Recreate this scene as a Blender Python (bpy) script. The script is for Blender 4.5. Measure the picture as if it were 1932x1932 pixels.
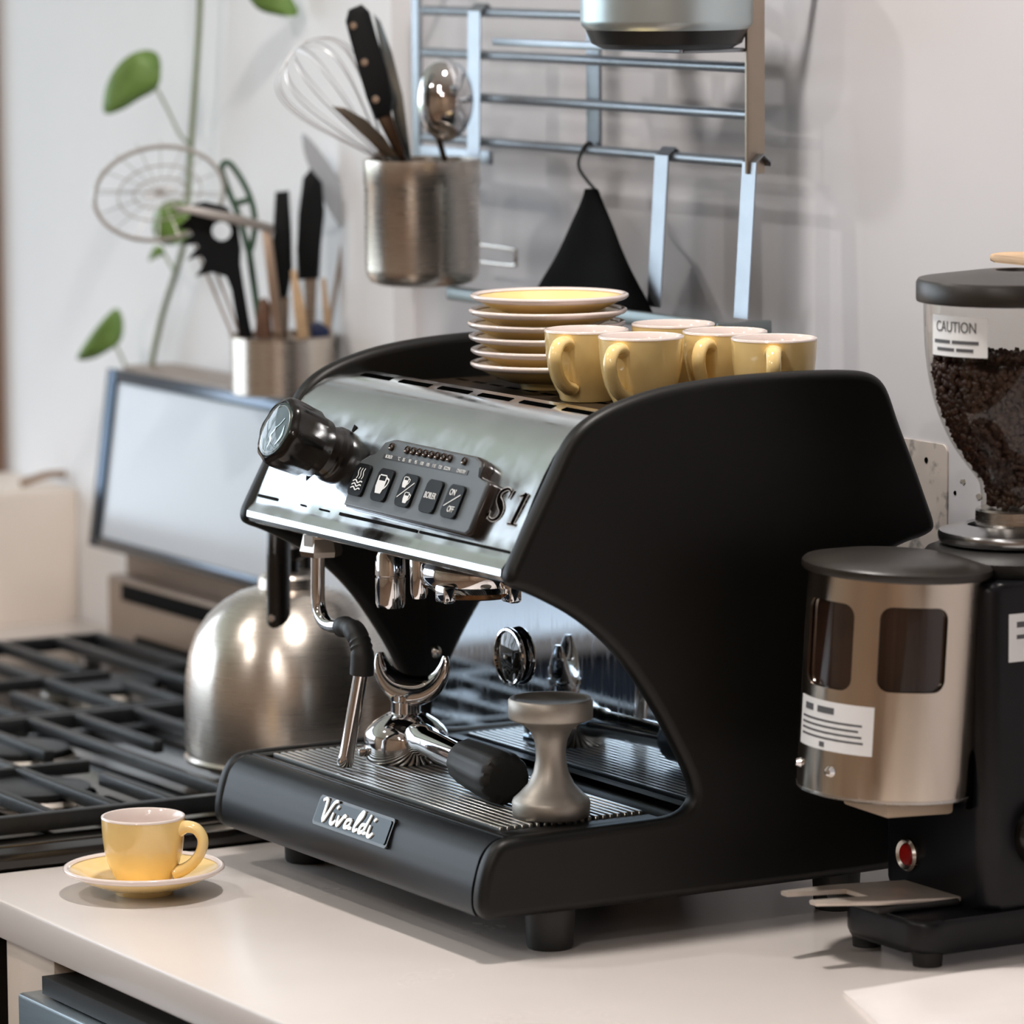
import bpy, bmesh, math, random
from mathutils import Vector, Matrix, Euler
random.seed(7)
for o in list(bpy.data.objects):
    bpy.data.objects.remove(o)
scene = bpy.context.scene
COL = scene.collection
R = math.radians

# ------------------------------------------------------------------ camera
YAW, PITCH, ROLL, FPX = R(29.862), R(7.2524), R(-0.4), 9000.0
CAM = Vector((2.80992, -1.58533, 0.72560))
FWD = Vector((-math.cos(YAW) * math.cos(PITCH), math.sin(YAW) * math.cos(PITCH), -math.sin(PITCH)))
_r = FWD.cross(Vector((0, 0, 1))).normalized()
_u = _r.cross(FWD)
RIGHT = math.cos(ROLL) * _r + math.sin(ROLL) * _u
UP = -math.sin(ROLL) * _r + math.cos(ROLL) * _u
cd = bpy.data.cameras.new('camera')
cam = bpy.data.objects.new('camera', cd)
COL.objects.link(cam)
m = Matrix((RIGHT, UP, -FWD)).transposed().to_4x4()
m.translation = CAM
cam.matrix_world = m
cd.sensor_width = 36
cd.lens = FPX / 1932 * 36
cd.clip_start, cd.clip_end = 0.05, 60
cd.dof.use_dof = True
cd.dof.focus_distance = 3.47
cd.dof.aperture_fstop = 6.3
scene.camera = cam

# ------------------------------------------------------------------ world, lights, exposure
w = bpy.data.worlds.new('world')
scene.world = w
w.use_nodes = True
w.node_tree.nodes['Background'].inputs[0].default_value = (0.78, 0.88, 1.0, 1)
w.node_tree.nodes['Background'].inputs[1].default_value = 4.3
scene.view_settings.view_transform = 'Standard'
scene.view_settings.look = 'None'
scene.view_settings.gamma = 1
scene.view_settings.use_curve_mapping = False
scene.view_settings.exposure = 0.35


def area(name, loc, rot, sx, sy, power, col, shape='RECTANGLE'):
    l = bpy.data.lights.new(name, 'AREA')
    l.shape = shape
    l.size, l.size_y = sx, sy
    l.energy = power
    l.color = col
    o = bpy.data.objects.new(name, l)
    COL.objects.link(o)
    o.location = loc
    o.rotation_euler = rot
    return o


# daylight from the window in the left wall, warm ceiling spots, some added as fill
pt = area('window_daylight_portal', (-3.30, -2.06, 0.70), (0, R(-90), 0), 1.5, 3.88, 1, (1, 1, 1))
pt.data.cycles.is_portal = True
scene.cycles.max_bounces = 8
scene.cycles.diffuse_bounces = 3
scene.cycles.glossy_bounces = 5
scene.cycles.transparent_max_bounces = 8
scene.cycles.caustics_reflective = False
scene.cycles.caustics_refractive = False
SPOTS = [(-0.05, -0.02, 12.5), (-1.0, -0.9, 7.0), (1.1, -1.6, 8.0), (-0.3, -2.0, 9.0), (2.0, -2.4, 10.0), (3.5, -2.9, 14.0)]  # last ones are added to brighten the half wall and far walls
for sx_, sy_, pw in SPOTS:
    area('ceiling_and_fill_light', (sx_, sy_, 1.555), (0, 0, 0), 0.11, 0.11, pw, (1.0, 0.935, 0.88), 'DISK')

# ------------------------------------------------------------------ helpers
WM = {}


def ray(px, py):
    return RIGHT * (px - 966) - UP * (py - 966) + FWD * FPX


def at(px, py, Y):
    """point on the real plane Y = const that the photo shows at this pixel"""
    d = ray(px, py)
    return CAM + d * ((Y - CAM.y) / d.y)


def atz(px, py, Z):
    d = ray(px, py)
    return CAM + d * ((Z - CAM.z) / d.z)


def atx(px, py, X):
    d = ray(px, py)
    return CAM + d * ((X - CAM.x) / d.x)


def lin(c):
    if isinstance(c, str):
        c = [int(c[i:i + 2], 16) for i in (0, 2, 4)]
    out = []
    for v in c:
        v /= 255
        out.append(v / 12.92 if v <= 0.04045 else ((v + 0.055) / 1.055) ** 2.4)
    return tuple(out) + (1,)


MATS = {}


def mat(name, col, rough=0.5, metal=0.0, var=0.0, vscale=20, bump=0.0, bscale=200, rvar=0.0, stretch=None, coat=0.0, spec=None, second=None, thresh=None, aniso=0.0):
    """principled material with procedural colour, gloss and relief variation"""
    if name in MATS:
        return MATS[name]
    mt = bpy.data.materials.new(name)
    mt.use_nodes = True
    nt = mt.node_tree
    b = nt.nodes['Principled BSDF']
    c = lin(col)
    b.inputs['Base Color'].default_value = c
    b.inputs['Roughness'].default_value = rough
    b.inputs['Metallic'].default_value = metal
    if coat:
        b.inputs['Coat Weight'].default_value = coat
        b.inputs['Coat Roughness'].default_value = 0.05
    if spec is not None:
        b.inputs['Specular IOR Level'].default_value = spec
    if aniso:
        b.inputs['Anisotropic'].default_value = aniso
        b.inputs['Anisotropic Rotation'].default_value = 0.25
        tg = nt.nodes.new('ShaderNodeTangent')
        tg.direction_type = 'RADIAL'
        tg.axis = 'Z'
        nt.links.new(tg.outputs['Tangent'], b.inputs['Tangent'])
    tc = nt.nodes.new('ShaderNodeTexCoord')
    src = tc.outputs['Object']
    if stretch:
        mp = nt.nodes.new('ShaderNodeMapping')
        mp.inputs['Scale'].default_value = stretch
        nt.links.new(src, mp.inputs['Vector'])
        src = mp.outputs['Vector']
    if var or second:
        n = nt.nodes.new('ShaderNodeTexNoise')
        n.inputs['Scale'].default_value = vscale
        n.inputs['Detail'].default_value = 4
        nt.links.new(src, n.inputs['Vector'])
        r_ = nt.nodes.new('ShaderNodeValToRGB')
        if second:
            lo, hi = thresh or (0.45, 0.6)
            r_.color_ramp.elements[0].position = lo
            r_.color_ramp.elements[1].position = hi
            r_.color_ramp.elements[0].color = c
            r_.color_ramp.elements[1].color = lin(second)
        else:
            r_.color_ramp.elements[0].position = 0.3
            r_.color_ramp.elements[1].position = 0.7
            r_.color_ramp.elements[0].color = tuple(max(0, x * (1 - var)) for x in c[:3]) + (1,)
            r_.color_ramp.elements[1].color = tuple(min(1, x * (1 + var)) for x in c[:3]) + (1,)
        nt.links.new(n.outputs['Fac'], r_.inputs['Fac'])
        nt.links.new(r_.outputs['Color'], b.inputs['Base Color'])
    if rvar:
        n2 = nt.nodes.new('ShaderNodeTexNoise')
        n2.inputs['Scale'].default_value = vscale * 1.7
        n2.inputs['Detail'].default_value = 5
        nt.links.new(src, n2.inputs['Vector'])
        mr = nt.nodes.new('ShaderNodeMapRange')
        mr.inputs['From Min'].default_value = 0.3
        mr.inputs['From Max'].default_value = 0.7
        mr.inputs['To Min'].default_value = max(0.01, rough - rvar)
        mr.inputs['To Max'].default_value = min(1, rough + rvar)
        nt.links.new(n2.outputs['Fac'], mr.inputs['Value'])
        nt.links.new(mr.outputs['Result'], b.inputs['Roughness'])
    if bump:
        n3 = nt.nodes.new('ShaderNodeTexNoise')
        n3.inputs['Scale'].default_value = bscale
        n3.inputs['Detail'].default_value = 3
        nt.links.new(src, n3.inputs['Vector'])
        bp = nt.nodes.new('ShaderNodeBump')
        bp.inputs['Strength'].default_value = bump
        bp.inputs['Distance'].default_value = 0.001
        nt.links.new(n3.outputs['Fac'], bp.inputs['Height'])
        nt.links.new(bp.outputs['Normal'], b.inputs['Normal'])
    MATS[name] = mt
    return mt


def glass(name, tint, gloss=0.06, rough=0.02, dens=0.0):
    """clear sheet: transparent with a fresnel gloss"""
    if name in MATS:
        return MATS[name]
    mt = bpy.data.materials.new(name)
    mt.use_nodes = True
    nt = mt.node_tree
    nt.nodes.clear()
    out = nt.nodes.new('ShaderNodeOutputMaterial')
    t = nt.nodes.new('ShaderNodeBsdfTransparent')
    t.inputs['Color'].default_value = lin(tint)
    g = nt.nodes.new('ShaderNodeBsdfGlossy')
    g.inputs['Roughness'].default_value = rough
    fc = nt.nodes.new('ShaderNodeLayerWeight')
    fc.inputs['Blend'].default_value = 0.5
    pwn = nt.nodes.new('ShaderNodeMath')
    pwn.operation = 'POWER'
    pwn.inputs[1].default_value = 4.0
    nt.links.new(fc.outputs['Facing'], pwn.inputs[0])
    lw = nt.nodes.new('ShaderNodeMath')
    lw.operation = 'MULTIPLY_ADD'
    lw.inputs[1].default_value = 0.6
    lw.inputs[2].default_value = 0.04
    nt.links.new(pwn.outputs[0], lw.inputs[0])
    mx = nt.nodes.new('ShaderNodeMixShader')
    nt.links.new(lw.outputs[0], mx.inputs['Fac'])
    nt.links.new(t.outputs['BSDF'], mx.inputs[1])
    nt.links.new(g.outputs['BSDF'], mx.inputs[2])
    nt.links.new(mx.outputs['Shader'], out.inputs['Surface'])
    MATS[name] = mt
    return mt


def emit(name, col, strength):
    if name in MATS:
        return MATS[name]
    mt = bpy.data.materials.new(name)
    mt.use_nodes = True
    b = mt.node_tree.nodes['Principled BSDF']
    b.inputs['Emission Color'].default_value = lin(col)
    b.inputs['Emission Strength'].default_value = strength
    MATS[name] = mt
    return mt


M_CHROME = mat('polished chrome', 'E6E6E8', 0.05, 1.0, rvar=0.02, vscale=30)
M_PANEL = mat('worn polished steel panel', 'DEE2E6', 0.18, 1.0, rvar=0.08, vscale=30, bump=0.02, bscale=40)
M_MIRROR = mat('polished backsplash steel', 'BCC6D0', 0.04, 1.0, rvar=0.03, vscale=50, stretch=(3, 3, 0.6))
M_STEEL = mat('brushed steel', 'C9C5C0', 0.25, 1.0, var=0.05, vscale=30, rvar=0.04, stretch=(1, 1, 14))
M_STEEL_H = mat('brushed steel turned', 'DCD3C9', 0.28, 1.0, var=0.012, vscale=10, rvar=0.015, stretch=(1, 1, 40), aniso=0.6)
M_ALU = mat('cast aluminium', 'ABA59D', 0.48, 0.9, var=0.06, vscale=60, bump=0.05, bscale=500)
M_BLACK = mat('black satin coated steel', '080705', 0.45, 0.0, var=0.25, vscale=30, spec=0.32)
M_BASEF = mat('charcoal satin front', '14171B', 0.38, 0.0, var=0.1, vscale=40, spec=0.24)
M_BPLAST = mat('glossy black plastic', '120F0D', 0.22, 0.0, rvar=0.06, vscale=60, bump=0.05, bscale=300)
M_RUBBER = mat('black rubber', '1B1B1A', 0.55, 0.0, var=0.2, vscale=80)
M_PLATE = mat('grey control plate plastic', '4C5154', 0.42, 0.0, var=0.06, vscale=50, bump=0.05, bscale=900)
M_PLATE_S = mat('brown black plate edge', '2A201A', 0.25, 0.0, var=0.1)
M_BUTTON = mat('black button plastic', '101214', 0.45, 0.0, var=0.1, spec=0.15)
M_PRINT = mat('white print', 'E4E6E6', 0.6)
M_DARKPRINT = mat('dark print', '1E1E1E', 0.9, spec=0.05)
M_YELLOW = mat('glossy yellow glaze', 'FADB98', 0.12, 0.0, var=0.05, vscale=25, coat=0.5)
M_CREAM = mat('cream white glaze', 'EADCD6', 0.12, 0.0, var=0.02, coat=0.4)
M_COUNTER = mat('white laminate worktop', 'E6DED9', 0.26, 0.0, var=0.02, vscale=5, rvar=0.02)
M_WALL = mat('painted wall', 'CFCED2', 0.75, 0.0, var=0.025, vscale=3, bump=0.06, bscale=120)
M_WALL_LIT = mat('white wall paint with window light', 'F0F1F4', 0.7, 0.0, var=0.02, vscale=3, bump=0.05, bscale=120)  # white wall paint, lightened in place of stronger window light
M_BEIGE = mat('cream painted half wall', 'F2E6DB', 0.6, 0.0, var=0.03, vscale=5)
M_IRON = mat('cast iron', '1C1E20', 0.40, 0.0, var=0.25, vscale=60, bump=0.25, bscale=250)
M_HOB = mat('black enamel hob', '1A1715', 0.12, 0.0, var=0.2, vscale=12, rvar=0.06)
M_WOOD = mat('pale wood', 'C9A985', 0.55, 0.0, var=0.15, vscale=30, stretch=(1, 1, 8))
M_WOOD_D = mat('brown wood', '7B5B4A', 0.55, 0.0, var=0.2, vscale=30, stretch=(1, 1, 8))
M_BEAN = mat('roasted coffee', '3A2218', 0.4, 0.0, var=0.5, vscale=90)
M_LEAF = mat('vine leaf', '6B8B45', 0.45, 0.0, var=0.25, vscale=30)
M_STEM = mat('vine stem', '8E9A7C', 0.6, 0.0, var=0.15, vscale=40)


class B:
    """collects shapes for one mesh"""

    def __init__(self):
        self.bm = bmesh.new()

    def box(self, x0, x1, y0, y1, z0, z1, bev=0.0, seg=2, mtx=None):
        r = bmesh.ops.create_cube(self.bm, size=1)
        vs = r['verts']
        for v in vs:
            v.co = Vector(((x0 + x1) / 2 + v.co.x * (x1 - x0), (y0 + y1) / 2 + v.co.y * (y1 - y0), (z0 + z1) / 2 + v.co.z * (z1 - z0)))
        if bev:
            es = list({e for v in vs for e in v.link_edges})
            rr = bmesh.ops.bevel(self.bm, geom=es, offset=bev, segments=seg, profile=0.5, affect='EDGES')
            vs = list({v for v in vs if v.is_valid} | {v for f in rr['faces'] for v in f.verts})
        if mtx is not None:
            for v in vs:
                v.co = mtx @ v.co
        return self

    def tube(self, pts, r, n=12, caps=True, closed=False, flat=1.0):
        pts = [Vector(p) for p in pts]
        k = len(pts)
        rs = r if isinstance(r, (list, tuple)) else [r] * k
        tang = []
        for i in range(k):
            if closed:
                t = pts[(i + 1) % k] - pts[i - 1]
            else:
                t = pts[min(i + 1, k - 1)] - pts[max(i - 1, 0)]
            tang.append(t.normalized())
        t0 = tang[0]
        a = Vector((0, 0, 1)) if abs(t0.z) < 0.9 else Vector((1, 0, 0))
        nrm = (a - t0 * a.dot(t0)).normalized()
        rings = []
        for i in range(k):
            t = tang[i]
            nrm = (nrm - t * nrm.dot(t)).normalized()
            bi = t.cross(nrm)
            rings.append([self.bm.verts.new(pts[i] + (nrm * math.cos(2 * math.pi * j / n) + bi * flat * math.sin(2 * math.pi * j / n)) * rs[i]) for j in range(n)])
        for i in range(k if closed else k - 1):
            a_, b_ = rings[i], rings[(i + 1) % k]
            for j in range(n):
                self.bm.faces.new((a_[j], a_[(j + 1) % n], b_[(j + 1) % n], b_[j]))
        if caps and not closed:
            self.bm.faces.new(rings[0][::-1])
            self.bm.faces.new(rings[-1])
        return self

    def lathe(self, prof, n=48, mtx=None, close=False, a0=0.0, a1=2 * math.pi):
        full = abs(a1 - a0 - 2 * math.pi) < 1e-6
        rows = []
        cnt = n if full else n + 1
        for (r, z) in prof:
            if r < 1e-6:
                v = self.bm.verts.new((0, 0, z))
                rows.append([v] * cnt)
            else:
                rows.append([self.bm.verts.new((r * math.cos(a0 + (a1 - a0) * j / n), r * math.sin(a0 + (a1 - a0) * j / n), z)) for j in range(cnt)])
        seq = list(zip(rows, rows[1:]))
        if close:
            seq.append((rows[-1], rows[0]))
        for a_, b_ in seq:
            for j in range(n):
                q = (a_[j], a_[(j + 1) % cnt], b_[(j + 1) % cnt], b_[j])
                u = []
                for v in q:
                    if v not in u:
                        u.append(v)
                if len(u) >= 3:
                    try:
                        self.bm.faces.new(u)
                    except ValueError:
                        pass
        if mtx is not None:
            for v in {v for row in rows for v in row}:
                v.co = mtx @ v.co
        return self

    def prism(self, poly, fn, bev=0.0, seg=3):
        """poly: 2d outline; fn(u, v, side) -> 3d point for side 0 / 1"""
        a = [self.bm.verts.new(fn(u, v, 0)) for u, v in poly]
        b = [self.bm.verts.new(fn(u, v, 1)) for u, v in poly]
        k = len(poly)
        f0 = self.bm.faces.new(a)
        f1 = self.bm.faces.new(b[::-1])
        for i in range(k):
            self.bm.faces.new((a[i], b[i], b[(i + 1) % k], a[(i + 1) % k]))
        if bev:
            es = list(f0.edges) + list(f1.edges)
            bmesh.ops.bevel(self.bm, geom=es, offset=bev, segments=seg, profile=0.5, affect='EDGES')
        return self

    def sheet(self, prof, x0, x1, t=0.0015, n=1):
        """profile of (y, z) swept along x, with thickness"""
        P = [Vector((0, y, z)) for y, z in prof]
        nr = []
        for i in range(len(P)):
            d = (P[min(i + 1, len(P) - 1)] - P[max(i - 1, 0)]).normalized()
            nr.append(Vector((0, -d.z, d.y)))
        top = [p for p in P]
        bot = [p - nn * t for p, nn in zip(P, nr)]
        loop = top + bot[::-1]
        self.prism([(p.y, p.z) for p in loop], lambda u, v, s: (x0 if s == 0 else x1, u, v))
        return self

    def stroke(self, pts, ws, mtx, th=0.0006, n=10):
        """flat pen stroke with varying width; pts in 2d, placed by mtx"""
        P = [Vector(p).to_3d() if len(p) == 2 else Vector(p) for p in pts]
        Q, W = [], []
        for i in range(len(P) - 1):   # catmull-rom
            p0, p1, p2, p3 = P[max(i - 1, 0)], P[i], P[i + 1], P[min(i + 2, len(P) - 1)]
            for k in range(n):
                t = k / n
                Q.append(0.5 * ((2 * p1) + (p2 - p0) * t + (2 * p0 - 5 * p1 + 4 * p2 - p3) * t * t + (-p0 + 3 * p1 - 3 * p2 + p3) * t ** 3))
                W.append(ws[i] * (1 - t) + ws[i + 1] * t)
        Q.append(P[-1])
        W.append(ws[-1])
        rows = []
        for i, q in enumerate(Q):
            d = (Q[min(i + 1, len(Q) - 1)] - Q[max(i - 1, 0)]).normalized()
            nn = Vector((-d.y, d.x, 0)) * W[i] / 2
            rows.append([self.bm.verts.new(mtx @ (q + nn + Vector((0, 0, h)))) if s > 0 else self.bm.verts.new(mtx @ (q - nn + Vector((0, 0, h)))) for s, h in ((1, th), (-1, th), (-1, 0), (1, 0))])
        for a_, b_ in zip(rows, rows[1:]):
            for j in range(4):
                self.bm.faces.new((a_[j], a_[(j + 1) % 4], b_[(j + 1) % 4], b_[j]))
        self.bm.faces.new(rows[0][::-1])
        self.bm.faces.new(rows[-1])
        return self

    def move(self, mtx):
        for v in self.bm.verts:
            v.co = mtx @ v.co
        return self


def link(o, parent=None):
    COL.objects.link(o)
    if parent is not None:
        o.parent = parent
        WM[o] = WM[parent]
    return o


def tag(o, label=None, cat=None, group=None, kind=None):
    if label:
        o['label'] = label
    if cat:
        o['category'] = cat
    if group:
        o['group'] = group
    if kind:
        o['kind'] = kind
    return o


def obj(name, b, material, parent=None, ang=38, local=False, loc=None):
    """b: B. Coordinates are world coordinates unless local."""
    bm = b.bm if isinstance(b, B) else b
    bmesh.ops.recalc_face_normals(bm, faces=bm.faces)
    me = bpy.data.meshes.new(name)
    bm.to_mesh(me)
    bm.free()
    if parent is not None and not local:
        me.transform(WM[parent].inverted())
    if parent is None and loc is not None:
        me.transform(Matrix.Translation(-Vector(loc)))
    me.shade_smooth()
    me.set_sharp_from_angle(angle=R(ang))
    for p in me.polygons:
        if len(p.vertices) > 12:
            p.use_smooth = False
    me.materials.append(material)
    o = bpy.data.objects.new(name, me)
    if parent is None:
        if loc is not None:
            o.location = loc
            WM[o] = Matrix.Translation(Vector(loc))
        else:
            WM[o] = Matrix.Identity(4)
    link(o, parent)
    return o


def thing(name, label, cat, loc=(0, 0, 0), rot=(0, 0, 0), group=None):
    o = bpy.data.objects.new(name, None)
    COL.objects.link(o)
    o.empty_display_size = 0.02
    o.location = loc
    o.rotation_euler = rot
    WM[o] = Matrix.LocRotScale(Vector(loc), Euler(rot), Vector((1, 1, 1)))
    tag(o, label, cat, group)
    return o


def share(src, name, parent, mtx_local):
    """another piece with the same mesh, placed inside the thing"""
    c = bpy.data.objects.new(name, src.data)
    link(c, parent)
    c.matrix_local = mtx_local
    return c


def dup(root, loc, rot, label):
    r = root.copy()
    COL.objects.link(r)
    r.location, r.rotation_euler = loc, rot
    r['label'] = label
    WM[r] = Matrix.LocRotScale(Vector(loc), Euler(rot), Vector((1, 1, 1)))
    for ch in list(root.children):
        c = ch.copy()
        COL.objects.link(c)
        c.parent = r
        for g in ch.children:
            d = g.copy()
            COL.objects.link(d)
            d.parent = c
    return r


def text(name, s, size, mtx, material, parent, ext=0.0002, ax='CENTER', sx=1.0):
    cu = bpy.data.curves.new(name, 'FONT')
    cu.body = s
    cu.size = size
    cu.extrude = ext
    cu.align_x = ax
    cu.align_y = 'CENTER'
    tmp = bpy.data.objects.new(name, cu)
    COL.objects.link(tmp)
    me = bpy.data.meshes.new_from_object(tmp.evaluated_get(bpy.context.evaluated_depsgraph_get()))
    bpy.data.objects.remove(tmp)
    me.transform(Matrix.Diagonal((sx, 1, 1, 1)))
    me.transform(mtx)
    if parent is not None:
        me.transform(WM[parent].inverted())
    me.materials.clear()
    me.materials.append(material)
    o = bpy.data.objects.new(name, me)
    link(o, parent)
    if parent is None:
        WM[o] = Matrix.Identity(4)
    return o


def basis(o, x, y, z):
    m_ = Matrix((Vector(x).normalized(), Vector(y).normalized(), Vector(z).normalized())).transposed().to_4x4()
    m_.translation = Vector(o)
    return m_


def axis_mtx(o, d):
    """matrix taking +z onto direction d, at o"""
    q = Vector((0, 0, 1)).rotation_difference(Vector(d).normalized())
    return Matrix.Translation(Vector(o)) @ q.to_matrix().to_4x4()


def boolean(o, cutters):
    bpy.context.view_layer.update()
    for c in cutters:
        md = o.modifiers.new('cut', 'BOOLEAN')
        md.object = c
        md.operation = 'DIFFERENCE'
        md.solver = 'EXACT'
    dg = bpy.context.evaluated_depsgraph_get()
    me = bpy.data.meshes.new_from_object(o.evaluated_get(dg))
    old = o.data
    o.modifiers.clear()
    o.data = me
    bpy.data.meshes.remove(old)
    me.shade_smooth()
    me.set_sharp_from_angle(angle=R(38))
    for c in cutters:
        bpy.data.objects.remove(c)


def arc(cx, cy, r, a0, a1, n=6):
    return [(cx + r * math.cos(R(a0 + (a1 - a0) * i / n)), cy + r * math.sin(R(a0 + (a1 - a0) * i / n))) for i in range(n + 1)]


def rrect(w_, h_, r, n=5):
    x, y = w_ / 2 - r, h_ / 2 - r
    return arc(x, y, r, 0, 90, n) + arc(-x, y, r, 90, 180, n) + arc(-x, -y, r, 180, 270, n) + arc(x, -y, r, 270, 360, n)


def smooth(pts, n=6, closed=False):
    P = [Vector(p) for p in pts]
    out = []
    k = len(P)
    for i in range(k if closed else k - 1):
        if closed:
            p0, p1, p2, p3 = P[i - 1], P[i], P[(i + 1) % k], P[(i + 2) % k]
        else:
            p0, p1, p2, p3 = P[max(i - 1, 0)], P[i], P[i + 1], P[min(i + 2, k - 1)]
        for j in range(n):
            t = j / n
            out.append(0.5 * ((2 * p1) + (p2 - p0) * t + (2 * p0 - 5 * p1 + 4 * p2 - p3) * t * t + (-p0 + 3 * p1 - 3 * p2 + p3) * t ** 3))
    if not closed:
        out.append(P[-1])
    return out


# ------------------------------------------------------------------ the room
YW = 0.47          # back wall
YWL = 0.449        # its left section stands a little proud
XJ = at(740, 300, YWL).x
ZF, ZC = -0.92, 1.60


def struct(name, b, material, parent=None):
    o = obj(name, b, material, parent)
    if parent is None:
        o['kind'] = 'structure'
    return o


struct('floor', B().box(-3.5, 4.6, -4.2, 0.7, ZF - 0.05, ZF), mat('grey brown floor', '7A6250', 0.45, var=0.15, vscale=4))
struct('ceiling', B().box(-3.5, 4.6, -4.2, 0.7, ZC, ZC + 0.05), mat('white ceiling', 'F4F1EC', 0.8, var=0.01))
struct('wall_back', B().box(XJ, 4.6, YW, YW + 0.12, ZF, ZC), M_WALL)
struct('wall_back_left', B().box(-3.5, XJ, YWL, YW + 0.12, ZF, ZC), M_WALL_LIT)
struct('wall_front', B().box(-3.5, 4.6, -4.25, -4.15, ZF, ZC), mat('brown far wall', 'A8927C', 0.7, var=0.1, vscale=2))
struct('wall_right', B().box(4.5, 4.6, -4.2, 0.5, ZF, ZC), mat('dark brown cupboard wall', 'B49A82', 0.6, var=0.2, vscale=2))
lw = B()
WY0, WY1, WZ0, WZ1 = -4.0, -0.12, -0.05, 1.45
lw.box(-3.35, -3.2, -4.2, WY0, ZF, ZC).box(-3.35, -3.2, WY1, YWL, ZF, ZC).box(-3.35, -3.2, WY0, WY1, ZF, WZ0).box(-3.35, -3.2, WY0, WY1, WZ1, ZC)
struct('wall_left', lw, M_WALL_LIT)
win = thing('window_1', None, None, (-3.22, (WY0 + WY1) / 2, WZ0))
win['kind'] = 'structure'
M_FRAME = mat('white window frame', 'E8E8E6', 0.4)
fr = B()
fr.box(-3.24, -3.18, WY0, WY0 + 0.06, WZ0, WZ1).box(-3.24, -3.18, WY1 - 0.06, WY1, WZ0, WZ1).box(-3.24, -3.18, WY0 + 0.06, WY1 - 0.06, WZ0, WZ0 + 0.06).box(-3.24, -3.18, WY0 + 0.06, WY1 - 0.06, WZ1 - 0.06, WZ1)
obj('window_frame', fr, M_FRAME, win)
for k in (1, 2, 3):
    ym = WY0 + (WY1 - WY0) * k / 4
    obj('mullion', B().box(-3.235, -3.185, ym - 0.03, ym + 0.03, WZ0 + 0.06, WZ1 - 0.06), M_FRAME, win)
obj('transom', B().box(-3.23, -3.19, WY0 + 0.06, WY1 - 0.06, 0.95, 0.99), M_FRAME, win)
struct('ground', B().box(-14, -3.4, -12, 8, ZF - 0.1, ZF - 0.05), mat('lawn', '98A48A', 0.9, var=0.2, vscale=3))
for tx, ty_, lb in ((-6.6, -3.0, 'leafy green garden tree outside the kitchen window, nearest the glass'), (-7.2, -6.6, 'wide green garden tree outside the window, further from the wall corner'), (-7.0, 0.6, 'green garden tree outside at the back wall side of the window')):
    tree_ = thing('garden_tree', lb, 'tree', (tx, ty_, ZF - 0.05), group='trees outside the window')
    fb_ = B()
    for i in range(16):
        c = Vector((tx + random.gauss(0, 0.35), ty_ + random.uniform(-1.2, 1.2), random.uniform(0.1, 2.3)))
        vs = bmesh.ops.create_icosphere(fb_.bm, subdivisions=2, radius=random.uniform(0.10, 0.28))['verts']
        for v in vs:
            v.co = c + v.co * random.uniform(0.75, 1.25)
    obj('crown', fb_, mat('garden foliage', 'CFD6CF', 0.8, var=0.2, vscale=6), tree_, ang=20)
    obj('trunk', B().tube([(tx, ty_, ZF - 0.05), (tx + 0.05, ty_, 0.2), (tx, ty_ + 0.1, 1.4)], [0.14, 0.1, 0.06], 10), mat('bark', '6B5A48', 0.9), tree_)
t1 = at(5, 500, YWL)
struct('trim_1', B().box(t1.x - 0.10, t1.x, YWL - 0.022, YWL, ZF, ZC, 0.003), mat('brown door casing', '8A6E5C', 0.5, var=0.08, vscale=20))
struct('wall_partition', B().box(-1.80, -1.628, -0.21, YWL, ZF, 0.1355, 0.004), M_BEIGE)
for sx_, sy_, pw in SPOTS:
    s_ = obj('ceiling_and_fill_spot', B().lathe([(0.0, 1.575), (0.058, 1.575), (0.06, 1.562), (0.075, 1.562), (0.078, 1.60)], 32, Matrix.Translation((sx_, sy_, 0))), mat('white lamp ring', 'F0F0EE', 0.4))  # the added fill lamps get a ring too
    s_['kind'] = 'structure'

# worktop, cabinet and appliance below
obj('worktop', B().box(-0.467, 1.6, -0.195, YW, -0.029, 0.0, 0.0025), M_COUNTER)
tag(bpy.data.objects['worktop'], 'white laminate worktop carrying the espresso machine, with a square front edge', 'worktop')
obj('worktop', B().box(-1.627, -1.392, -0.195, YWL, -0.029, 0.0, 0.0025), M_COUNTER)
tag(bpy.data.objects['worktop.001'], 'narrow white worktop between the stove and the cream half wall', 'worktop')
cab = thing('base_cabinet', 'cream base cabinet below the white worktop, mostly hidden by the steel appliance', 'cabinet', (0.4, 0.13, ZF))
obj('body', B().box(-0.378, 1.6, -0.17, YW - 0.004, ZF, -0.031), mat('cream cabinet', 'D2C2B2', 0.5, var=0.04), cab)
obj('stile', B().box(-0.380, -0.295, -0.188, -0.17, ZF + 0.1, -0.031, 0.001), mat('cream cabinet', 'D2C2B2', 0.5), cab)
dw = thing('dishwasher', 'blue grey steel appliance door under the front edge of the worktop', 'appliance', (0.0, -0.19, ZF + 0.1))
obj('door', B().box(-0.308, 0.27, -0.212, -0.189, ZF + 0.1, -0.054, 0.003), mat('blue grey steel', '9AA6AC', 0.3, 0.9, var=0.06, vscale=30, stretch=(1, 1, 12)), dw)
obj('gap_shade', B().box(-0.29, 0.27, -0.2, -0.171, -0.053, -0.04), M_RUBBER, dw)  # dark strip standing in for the shade in the gap under the worktop

# sideboard added out of view, for blue reflections in the polished steel
sb = thing('sideboard', 'added low dark blue sideboard with a pale top, unseen except in steel reflections', 'sideboard', (-2.9, -1.6, ZF))
obj('body', B().box(-3.17, -2.55, -3.2, 0.2, ZF, -0.25, 0.004), mat('dark blue paint', '14283E', 0.5, var=0.3, vscale=3), sb)
obj('top', B().box(-3.19, -2.52, -3.22, 0.22, -0.25, -0.22, 0.003), mat('pale grey top', 'C9C9CC', 0.4), sb)


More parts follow.
